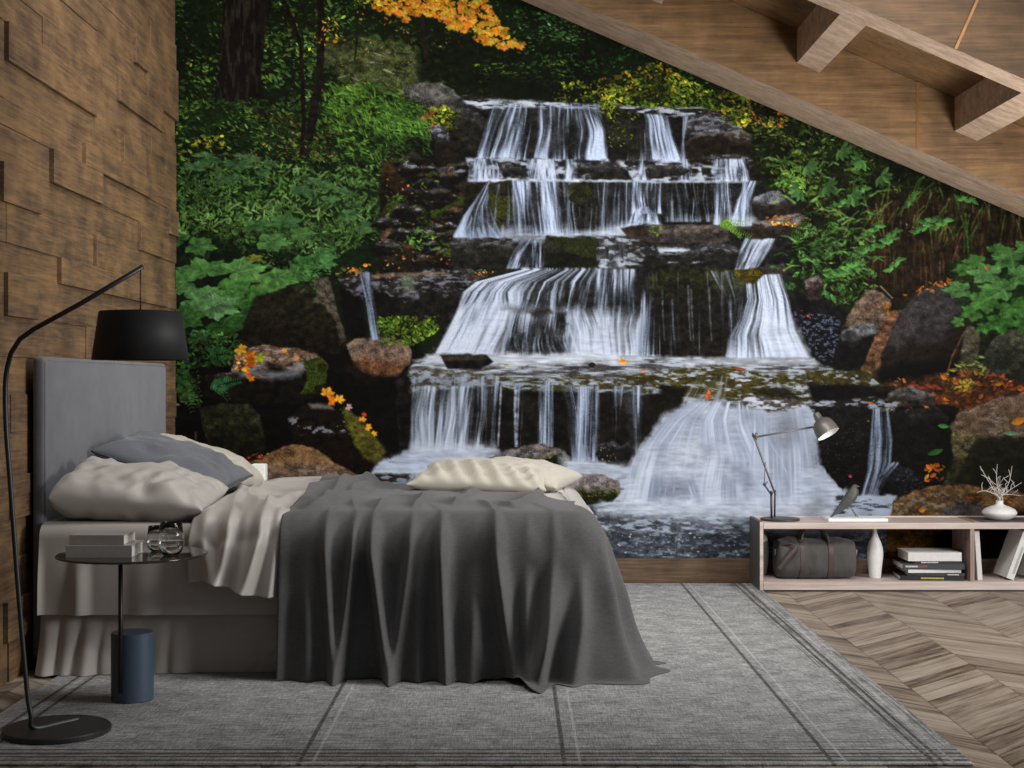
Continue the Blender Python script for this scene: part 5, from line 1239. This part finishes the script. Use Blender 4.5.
pillow('pillow', .64, .52, .15, M_cream, TM((-.13, 6.66, .660), R_(6), R_(2), R_(-7)), 'cream linen pillow with creases lying on the foot of the bed', 'pillow', 'foot pillows', 1.0, 3, None, .10, rib)
pillow('pillow', .46, .52, .14, M_cream, TM((.06, 6.90, .660), R_(3), R_(8), R_(-16)), 'second cream pillow tucked half behind the creased one at the foot of the bed', 'pillow', 'foot pillows', .7, 0, None, .10)
# small white holder standing on the far side of the bed
bm = bmesh.new(); bx(bm, -1.285, -1.215, 7.00, 7.07, .622, .705, .006, 2)
n = [f for f in bm.faces if f.normal.z > .9 and f.calc_area() > .002]
r = bmesh.ops.inset_region(bm, faces=n, thickness=.008); bmesh.ops.translate(bm, verts=list({v for f in n for v in f.verts}), vec=(0, 0, -.03))
o = obj('candle_holder', bm, plain('white_glaze', S(232, 232, 230), .35), None, (-1.25, 7.035, .622))
tag(o, 'small square white candle holder on the far side of the bed by the pillows', 'candle holder')

# ---------------- round side table ----------------
M_black = plain('black_metal', S(34, 34, 36), .42)
M_bronze = plain('bronze_metal', S(52, 46, 42), .4, .6)
M_blue = plain('blue_lacquer', S(62, 78, 98), .45)
m, nt, b, L = newmat('smoked_glass'); b.inputs['Base Color'].default_value = S(44, 42, 42); b.inputs['Roughness'].default_value = .06; b.inputs['Specular IOR Level'].default_value = .6
M_smoke = m
TX, TY, TZ = -1.313, 4.92, .515
st = tag(empty('side_table', (TX, TY, RZ)), 'round side table with dark glass top and blue cylinder foot beside the bed', 'side table')
bm = bmesh.new(); lathe(bm, [(.250, TZ-.009), (.2555, TZ-.007), (.2565, TZ-.0045), (.2555, TZ-.002), (.252, TZ)], (TX, TY, 0), 96)
obj('tabletop', bm, M_smoke, st)
bm = bmesh.new(); lathe(bm, [(.068, RZ), (.072, RZ+.003), (.072, .240), (.070, .243)], (TX, TY, 0), 72)
obj('cylinder_foot', bm, M_blue, st, smooth=False)
for p in st.children[1].data.polygons: p.use_smooth = abs(p.normal.z) < .5
bm = bmesh.new(); lathe(bm, [(.0075, .046), (.0075, TZ-.010)], (TX-.022, TY-.070, 0), 20)
obj('pole', bm, M_bronze, st, smooth=True)

M_paper = plain('book_pages', S(206, 202, 194), .9)
M_bgrey = plain('grey_book_cover', S(158, 155, 151), .7)
M_bwhite = plain('white_book_cover', S(214, 212, 210), .6)
M_bdark = plain('dark_book_cover', S(56, 57, 60), .5)
M_bblack = plain('black_book_cover', S(30, 30, 32), .5)
M_red = plain('red_print', S(180, 62, 60), .6)
M_wprint = plain('white_print', S(210, 210, 210), .6)
M_yprint = plain('yellow_print', S(190, 176, 60), .6)
# a book lying flat with its spine towards -y; M places it
def book(w, d, h, cover, label, M, group=None, cat='book', title=None, spine='y'):
    base = M @ Vector((0, 0, 0))
    r = tag(empty('book', base), label, cat, group)
    t = .0025
    bm = bmesh.new()
    bx(bm, -w/2, w/2, -d/2, d/2, 0, t, .0006, 1, M); bx(bm, -w/2, w/2, -d/2, d/2, h-t, h, .0006, 1, M); bx(bm, -w/2, w/2, -d/2, -d/2+t, t*.5, h-t*.5, .0008, 1, M)
    obj('cover', bm, cover, r)
    bm = bmesh.new(); bx(bm, -w/2+.004, w/2-.004, -d/2+t, d/2-.004, t, h-t, 0, 1, M)
    obj('pages', bm, M_paper, r)
    if title:
        for mat, a0, a1, z0, z1 in title:
            bm = bmesh.new(); x = a0
            while x < a1:
                lw = .004+.003*random.random(); bx(bm, x, min(x+lw, a1), -d/2-.0006, -d/2+.001, h*z0, h*z1, 0, 1, M); x += lw+.0018
            obj('title', bm, mat, r)
    return r
book(.222, .165, .0415, M_bgrey, 'thick grey book at the bottom of the pair on the side table', TM((-1.391, 4.865, TZ), 0, 0, R_(1)), 'books on the side table')
book(.185, .150, .034, M_bgrey, 'smaller grey book on top of the thick one on the side table', TM((-1.399, 4.87, TZ+.0415), 0, 0, R_(-1)), 'books on the side table')
m, nt, b, L = newmat('clear_glass'); b.inputs['Base Color'].default_value = (1, 1, 1, 1); b.inputs['Roughness'].default_value = .0; b.inputs['Transmission Weight'].default_value = 1; b.inputs['IOR'].default_value = 1.45
M_glass = m
m, nt, b, L = newmat('water'); b.inputs['Roughness'].default_value = .0; b.inputs['Transmission Weight'].default_value = 1; b.inputs['IOR'].default_value = 1.33
M_water = m
def tumbler(x, y, sc, label):
    r = tag(empty('drinking_glass', (x, y, TZ)), label, 'glass', 'glasses on the side table')
    H = .105*sc
    out = [(.012, 0), (.024, .001), (.034, .012), (.041, .030), (.0425, .045), (.040, .068), (.0345, .105)]
    inn = [(.0335, .105), (.039, .068), (.0415, .045), (.040, .031), (.033, .014), (.022, .005), (.004, .0035)]
    bm = bmesh.new(); lathe(bm, [(a*sc, z*sc) for a, z in out+inn], (x, y, TZ+.0002), 40)
    obj('glass_bowl', bm, M_glass, r, smooth=True)
    bm = bmesh.new(); lathe(bm, [(.004*sc, .0040*sc), (.0215*sc, .0055*sc), (.0325*sc, .0145*sc), (.0394*sc, .031*sc), (.0408*sc, .045*sc)], (x, y, TZ+.0003), 40)
    obj('water', bm, M_water, r, smooth=True)
tumbler(-1.165, 4.86, 1.06, 'drinking glass of water standing nearest the rim of the side table')
tumbler(-1.243, 4.98, .84, 'shorter drinking glass half behind the other one on the side table')

# ---------------- floor lamp ----------------
M_shade = plain('black_shade', S(32, 32, 33), .62)
m, nt, b, L = newmat('shade_lining'); b.inputs['Base Color'].default_value = S(200, 196, 190); b.inputs['Roughness'].default_value = .8
M_lining = m
LX, LY = -1.426, 4.457
fl_ = tag(empty('floor_lamp', (LX, LY, RZ)), 'black floor lamp with bent arm and hanging drum shade by the wooden wall', 'floor lamp')
bm = bmesh.new(); lathe(bm, [(.160, RZ), (.165, RZ+.003), (.165, RZ+.014), (.161, RZ+.018)], (LX, LY, 0), 80)
o = obj('base', bm, M_black, fl_)
q = lambda px, py, d=LY: P(px, py, d)
rod = [(-1.385, 4.56, .027), (-1.43, 4.50, .027), (-1.478, 4.43, .028), (-1.497, 4.42, .040)]+[q(a, b, 4.42) for a, b in ((31, 716), (27, 690), (18, 587), (10, 480), (6.2, 430), (5.2, 392), (6.5, 372), (11, 353), (20, 339), (34, 329), (80, 304), (143, 266.5))]
rod = spline(rod[:4], 4)[:-1]+spline(rod[3:12], 6)[:-1]+rod[11:]
bm = bmesh.new(); tube(bm, rod, .0078, 12)
obj('bent_pole', bm, M_black, fl_, smooth=True)
LD = 4.42; k = LD/F
cx = (140.5-512)*k
bm = bmesh.new(); tube(bm, [q(140.5, 269, LD), (cx, LD, CAMZ-(310-384)*k)], .0018, 8)
obj('cord', bm, M_black, fl_, smooth=True)
zb_, zt_ = CAMZ-(360-384)*k, CAMZ-(311.5-384)*k
rb, rt = 47.5*k, 40.5*k
bm = bmesh.new(); lathe(bm, [(rt-.004, zt_), (rt, zt_-.002), (rb, zb_), (rb-.003, zb_), (rt-.003, zt_-.006)], (cx, LD, 0), 80, False, False)
for kk in range(1): lathe(bm, [(.001, zt_-.003), (rt-.003, zt_-.003)], (cx, LD, 0), 80, False, False)
o = obj('lamp_shade', bm, M_shade, fl_)
for p in o.data.polygons: p.use_smooth = True
bm = bmesh.new(); lathe(bm, [(.004, zt_-.005), (.018, zt_-.007), (.018, zt_-.05), (.014, zt_-.055)], (cx, LD, 0), 24)
obj('bulb_holder', bm, M_black, fl_, smooth=True)
bm = bmesh.new(); lathe(bm, [(.012, zt_-.055), (.024, zt_-.075), (.028, zt_-.095), (.018, zt_-.115), (.002, zt_-.122)], (cx, LD, 0), 24)
obj('bulb', bm, plain('frosted_bulb', S(225, 222, 215), .4), fl_, smooth=True)

# ---------------- low shelf ----------------
M_ash = wood('pale_ash', [S(168, 150, 143), S(192, 176, 168), S(208, 194, 186)], 'x', 1.0, .5, .2)
M_ashz = wood('pale_ash_upright', [S(120, 100, 94), S(150, 130, 122), S(170, 150, 142)], 'z', 1.0, .5, .2)
M_slate = plain('slate_laminate', S(88, 84, 82), .6)
M_plinth = plain('dark_plinth', S(70, 72, 76), .5)
SX0, SX1, SY0, SY1 = 1.31, 3.60, 7.52, 7.838
sh = tag(empty('low_shelf', ((SX0+SX1)/2, 7.68, 0)), 'long low open shelf of pale wood standing along the waterfall wall', 'shelf')
bm = bmesh.new(); bx(bm, SX0+.02, SX1-.02, SY0+.012, SY1-.01, .0005, .0105, 0); obj('plinth', bm, M_plinth, sh)
bm = bmesh.new(); bx(bm, SX0+.020, SX1-.02, SY0, SY1, .0108, .055, .002); obj('bottom_board', bm, M_ash, sh)
bm = bmesh.new(); bx(bm, SX0+.020, SX1-.02, SY0, SY1, .333, .366, .002); obj('top_board', bm, M_ash, sh)
bm = bmesh.new(); bx(bm, SX0, SX0+.019, SY0, SY1, .0005, .372, .002); ep = obj('end_panel', bm, M_slate, sh)
bm = bmesh.new(); bx(bm, SX0+.0005, SX0+.0185, SY0-.0015, SY0-.0003, .0108, .371, 0); obj('edge_strip', bm, M_ash, ep)
bm = bmesh.new(); bx(bm, SX1-.019, SX1, SY0, SY1, .0005, .372, .002); obj('end_panel', bm, M_slate, sh)
bm = bmesh.new(); bx(bm, 2.424, 2.446, SY0+.002, SY1-.004, .0555, .3325, .001); dv_ = obj('divider', bm, M_ashz, sh)
bm = bmesh.new(); bx(bm, SX0+.020, SX1-.02, SY1-.012, SY1, .3662, .374, .001); obj('back_rim', bm, M_ash, sh)
bm = bmesh.new(); bx(bm, 2.49, SX1-.03, SY0+.03, SY1-.02, .3662, .3685, .0005, 1); obj('dark_tray', bm, M_slate, sh)
bm = bmesh.new(); bx(bm, 2.45, 2.485, SY0+.03, SY1-.02, .3662, .3690, .0005, 1); obj('tray_strip', bm, M_ashz, sh)
TS, BS = .3662, .0552
# desk lamp
M_lamp = plain('lamp_metal', S(108, 102, 98), .4, .3)
M_lampd = plain('dark_lamp_metal', S(62, 58, 56), .45, .2)
M_white = plain('white_enamel', S(240, 240, 238), .4)
d = 7.66; k = d/F
dl = tag(empty('desk_lamp', ((780-512)*k, d, TS)), 'grey jointed desk lamp on the left end of the low shelf', 'desk lamp')
bm = bmesh.new(); lathe(bm, [(.102, TS), (.105, TS+.003), (.105, TS+.010), (.100, TS+.013)], ((780-512)*k, d, 0), 64); obj('base', bm, M_lampd, dl)
q = lambda a, b, dd=0: Vector(P(a, b, d+dd))
bm = bmesh.new()
tube(bm, [q(771.5, 518.6), q(771.2, 491)], .0062, 10); tube(bm, [q(774.6, 517), q(775, 490)], .0052, 10)
obj('stem', bm, M_lampd, dl, smooth=True)
bm = bmesh.new()
for pts in ([q(775.5, 495), q(752.5, 433)], [q(771, 494), q(764, 484.5), q(767.5, 482)]): tube(bm, pts, .0052, 10)
tube(bm, [q(764, 484, -.006), q(765.5, 462, -.006)], .0022, 8)
obj('lower_arm', bm, M_lamp, dl, smooth=True)
bm = bmesh.new(); tube(bm, [q(753, 437.5), q(813, 427)], .0052, 10); tube(bm, [q(756.5, 432.5), q(756, 440)], .007, 10); obj('upper_arm', bm, M_lamp, dl, smooth=True)
for c in (q(771.5, 493), q(753.5, 435.5), q(764.5, 484.5)):
    bm = bmesh.new(); tube(bm, [c-Vector((0, .012, 0)), c+Vector((0, .012, 0))], .0075, 14); obj('joint', bm, M_lampd, dl, smooth=True)
ax = Vector((.44, -.34, -.83)).normalized()
rot = Vector((0, 0, -1)).rotation_difference(ax).to_matrix()
top = q(815.5, 413)
prof = [(.004, 0), (.016, -.002), (.0195, -.010), (.020, -.036), (.024, -.042), (.040, -.050), (.053, -.066), (.0605, -.090), (.063, -.115), (.0635, -.135)]
bm = bmesh.new(); lathe(bm, [(r*1.0, z*1.0) for r, z in prof], top, 48, True, False, rot)
o = obj('lamp_head', bm, M_lamp, dl, smooth=True)
bm = bmesh.new(); lathe(bm, [(.002, -.050), (.036, -.056), (.051, -.070), (.0585, -.092), (.061, -.115), (.0632, -.1355)], top, 48, True, False, rot)
obj('reflector', bm, M_white, dl, smooth=True)
# bird on a white slab
bs = tag(empty('white_slab', ((854.5-512)*k, d, TS)), 'flat white slab on the low shelf under the bird figure', 'slab')
bm = bmesh.new(); bx(bm, (825-512)*k, (884-512)*k, d-.085, d+.085, TS+.0002, TS+.017, .002)
o = obj('slab', bm, M_white, bs)
bz = TS+.017
def bird():
    root = tag(empty('bird_figurine', ((852-512)*k, d, bz)), 'dark grey sleek bird figurine standing on the white slab', 'figurine')
    # spine line in the x-z plane: tail to beak
    sp = [((830, 517.6), .003), ((834, 514.2), .009), ((840, 508.5), .019), ((846, 502.5), .029), ((850.5, 497), .034), ((853.3, 492.3), .031), ((854.3, 489), .024), ((855.0, 487), .0175), ((856.3, 486.3), .011), ((858.2, 486.4), .004), ((860, 486.9), .0008)]
    pts = spline([P(a, b_, d) for (a, b_), r in sp], 5); rr = []
    for i in range(len(sp)-1):
        for j in range(5): rr.append(sp[i][1]+(sp[i+1][1]-sp[i][1])*j/5)
    rr.append(sp[-1][1])
    bm = bmesh.new(); tube(bm, pts, [x*.95 for x in rr], 24)
    for v in bm.verts: v.co.y = d+(v.co.y-d)*.85
    obj('body', bm, plain('charcoal_lacquer', S(72, 71, 72), .5), root, smooth=True)
    for dy in (-.018, .018):
        bm = bmesh.new(); tube(bm, [P(849.8, 506, d+dy), (P(857, 518, d)[0], d+dy*1.3, bz+.002)], .0022, 8); obj('leg', bm, M_lamp, root, smooth=True)
bird()
# white vases
def vase(name, prof, x, y, z, label, cat='vase'):
    bm = bmesh.new(); lathe(bm, prof, (x, y, z), 56)
    for f in bm.faces: f.smooth = True
    o = obj(name, bm, M_vase, None, (x, y, z), True)
    tag(o, label, cat); return o
M_vase = plain('matt_white_ceramic', S(226, 225, 224), .5)
bot = [(.029, 0), (.031, .004), (.034, .040), (.040, .090), (.0435, .125), (.041, .160), (.031, .195), (.018, .222), (.0115, .245), (.0105, .268), (.0125, .274), (.0095, .274), (.0085, .262), (.004, .22)]
vase('bottle_vase', bot, (875-512)*k, d, BS, 'tall slim white bottle vase between the duffel bag and the stacked books')
wide = [(.018, 0), (.021, .003), (.029, .05), (.034, .11), (.032, .17), (.024, .21), (.017, .226), (.015, .226), (.006, .19)]
vase('ceramic_vase', wide, 1.3735, 7.80, BS, 'white vase half hidden behind the left end panel of the shelf')
sq = [(.040, 0), (.050, .002), (.076, .016), (.090, .034), (.091, .042), (.080, .058), (.050, .072), (.026, .080), (.019, .088), (.0195, .100), (.022, .103), (.017, .103), (.016, .088), (.010, .070)]
VX = (999.5-512)*k
vase('squat_vase', sq, VX, d, .3687, 'squat round white vase with bare twigs on the dark tray')
M_twig = plain('pale_twig', S(206, 200, 194), .8)
rng = random.Random(8)
tips = [(981, 466, .02), (975, 492, -.03), (990, 476, .03), (996, 464, -.02), (1003, 478, .05), (1012, 466, .0), (1019, 482, -.04), (1023, 496, .03), (986, 486, -.05)]
for i, (a, b_, dy) in enumerate(tips):
    p0 = Vector((VX+(i-4)*.0026, d+dy*.18, .3687+.080)); p3 = Vector(P(a, b_, d)); p3.y += dy
    p1 = p0+Vector((0, dy*.1, .045)); p2 = p1.lerp(p3, .5)+Vector((rng.uniform(-.02, .02), 0, rng.uniform(-.01, .02)))
    path = spline([p0, p1, p2, p3], 6)
    bm = bmesh.new(); tube(bm, path, [.0030*(1-.65*j/(len(path)-1)) for j in range(len(path))], 6)
    for b2 in range(5):
        j = 6+2*b2; s0 = path[min(j, len(path)-3)]
        e = s0+Vector((rng.uniform(-.04, .04), rng.uniform(-.03, .03), rng.uniform(.015, .05)))
        mid = s0.lerp(e, .5)+Vector((rng.uniform(-.01, .01), 0, .005))
        tube(bm, [s0, mid, e], [.0018, .0015, .0009], 5)
    o = obj('twig', bm, M_twig, None, tuple(p0), True)
    tag(o, 'thin pale bare twig standing in the squat white vase', 'twig', 'twigs in the squat vase')

# duffel bag
M_canvas = fabric('bag_canvas', S(78, 75, 74), 380, .10, .15, .85, .25, .25)
M_leather = plain('brown_leather', S(74, 62, 58), .5)
M_buckle = plain('pale_metal', S(190, 184, 176), .35, .7)
def duffel():
    x0, x1 = (776-512)*k, (853-512)*k; y = 7.675; zc = BS+.108; L_ = x1-x0
    r = tag(empty('duffel_bag', ((x0+x1)/2, y, BS)), 'dark grey canvas duffel bag with brown straps on the lower shelf', 'bag')
    n, m = 60, 48
    A = np.zeros((n, m+1, 3))
    def rad(u, a):
        e = (1-np.abs(2*u-1)**7)**.5*.22+.78
        c, s_ = np.cos(a), np.sin(a)
        ry = .112*e; rz = .108*(e*.5+.5)
        y_ = ry*np.sign(c)*np.abs(c)**.75; z_ = rz*np.sign(s_)*np.abs(s_)**.72
        w = 1+.10*vn(u*9, a*1.4, 1)+.06*vn(u*20, a*3, 2)
        z_ = np.where(s_ > 0, z_*(1-.10*np.cos(u*2*PI)**2+.03)*w, z_)
        return y_*w, z_
    for i in range(n):
        u = i/(n-1)
        for j in range(m+1):
            a = 2*PI*j/m
            yy, zz = rad(np.array(u), np.array(a if j < m else 0.0))
            A[i, j] = (x0+L_*u, y+yy, max(BS+.001, zc+zz))
    bm = bmesh.new(); V = [[bm.verts.new(A[i, j]) for j in range(m)] for i in range(n)]
    for i in range(n-1):
        for j in range(m): bm.faces.new((V[i][j], V[i+1][j], V[i+1][(j+1) % m], V[i][(j+1) % m]))
    bm.faces.new(V[0]); bm.faces.new(V[-1][::-1])
    body = obj('bag_body', bm, M_canvas, r, smooth=True)
    for u in (.30, .665):
        for side in (0,):
            bm = bmesh.new(); rows = []
            for j in range(m+1):
                a = 2*PI*j/m
                yy, zz = rad(np.array(u), np.array(a))
                o_ = 1.03
                rows.append([(x0+L_*u+dx, y+yy*o_, max(BS+.0006, zc+zz*o_)) for dx in (-.012, .012)])
            vs = [[bm.verts.new(p) for p in rw] for rw in rows[:-1]]
            for j in range(m): bm.faces.new((vs[j][0], vs[j][1], vs[(j+1) % m][1], vs[(j+1) % m][0]))
            obj('strap', bm, M_leather, r, smooth=True)
    for dy in (-.030, .030):
        bm = bmesh.new()
        pa = [(x0+L_*.30, y+dy*2.2, zc+.088), (x0+L_*.325, y+dy*1.7, zc+.125), (x0+L_*.37, y+dy*1.2, zc+.150), (x0+L_*.48, y+dy*.8, zc+.163), (x0+L_*.59, y+dy*1.2, zc+.150), (x0+L_*.64, y+dy*1.7, zc+.125), (x0+L_*.665, y+dy*2.2, zc+.088)]
        tube(bm, spline(pa, 6), .0075, 10); obj('handle', bm, M_leather, r, smooth=True)
    bm = bmesh.new()
    pa = [(x0-.002, y-.05, zc+.04), (x0+.05, y-.105, zc+.085), (x0+.09, y-.119, zc+.07), (x0+.04, y-.126, zc+.01), (x0-.006, y-.121, zc-.05)]
    pts = spline(pa, 6); vs = []
    for i, p in enumerate(pts):
        vs.append([bm.verts.new(p+Vector((dx, -.001*abs(dx)*20, dz))) for dx, dz in ((-.010, .006), (.010, -.006))])
    for i in range(len(vs)-1): bm.faces.new((vs[i][0], vs[i][1], vs[i+1][1], vs[i+1][0]))
    o = obj('shoulder_strap', bm, M_leather, r, smooth=True); md = o.modifiers.new('thickness', 'SOLIDIFY'); md.thickness = .003
    for xx, s_ in ((x0-.004, -1), (x1+.004, 1)):
        bm = bmesh.new(); c = Vector((xx, y-.04, zc+.035))
        ring = [c+Vector((s_*.006, .014*math.cos(t), .016*math.sin(t))) for t in np.linspace(0, 2*PI, 17)]
        tube(bm, ring, .003, 6); tube(bm, [c-Vector((s_*.006, 0, -.012)), c+Vector((s_*.004, 0, .014))], .005, 8)
        obj('buckle', bm, M_buckle, r, smooth=True)
duffel()
# stacked books
y = 7.675
z = BS
for w, dd, h, mat, dx, rz, label, ti in [
    (.335, .235, .024, M_bblack, 2.192, -4, 'black book at the very bottom of the stack on the shelf', [(M_yprint, -.06, .06, .35, .7)]),
    (.300, .225, .016, M_bdark, 2.215, -5, 'thin dark book second from the bottom of the stack on the shelf', [(M_wprint, .06, .12, .3, .65)]),
    (.285, .220, .018, M_bwhite, 2.195, 2, 'white book in the middle of the stack on the shelf', None),
    (.330, .230, .032, M_bdark, 2.195, -1, 'thick dark grey book with a red word on its spine in the stack', [(M_wprint, -.15, -.085, .38, .66), (M_red, -.08, -.035, .38, .66)]),
    (.270, .215, .012, M_bblack, 2.225, 1, 'thin black book under the topmost white one in the stack', [(M_wprint, -.10, -.01, .2, .7)]),
    (.285, .220, .046, M_bwhite, 2.200, 0, 'white thick book topmost of the stack on the shelf', None)]:
    book(w, dd, h, mat, label, TM((dx+.05, y, z), 0, 0, R_(rz)), 'stacked books on the low shelf', 'book', ti); z += h
# leaning books: built standing (spine towards the room), then tilted about the foot
def leaning(x, t, hgt, dep, ang, cover, label, title=None):
    # lying book: width -> height, thickness -> x
    c, s_ = math.cos(ang), math.sin(ang)
    # local: x along height, z along thickness. rotate so x points up
    M = Matrix.Translation((x, 7.67, BS)) @ Matrix.Rotation(ang, 4, 'Y') @ Matrix.Rotation(-PI/2, 4, 'Y') @ Matrix.Translation((hgt/2, 0, 0))
    zmin = min((M @ Vector((a*hgt/2, 0, b_*t))).z for a in (-1, 1) for b_ in (0, 1))
    M = Matrix.Translation((0, 0, BS-zmin+.0003)) @ M
    book(hgt, dep, t, cover, label, M, 'books leaning on the low shelf', 'book', title)
leaning(2.505, .026, .262, .20, R_(-4), M_bwhite, 'slim white book standing almost upright right beside the shelf divider')
leaning(2.668, .040, .265, .21, R_(20), M_bwhite, 'white book leaning far to the right on the lower shelf', [(M_bgrey, -.10, .05, .2, .5)])
leaning(2.792, .034, .262, .20, R_(18), M_bwhite, 'white book leaning rightmost, cut by the right edge of the photo')
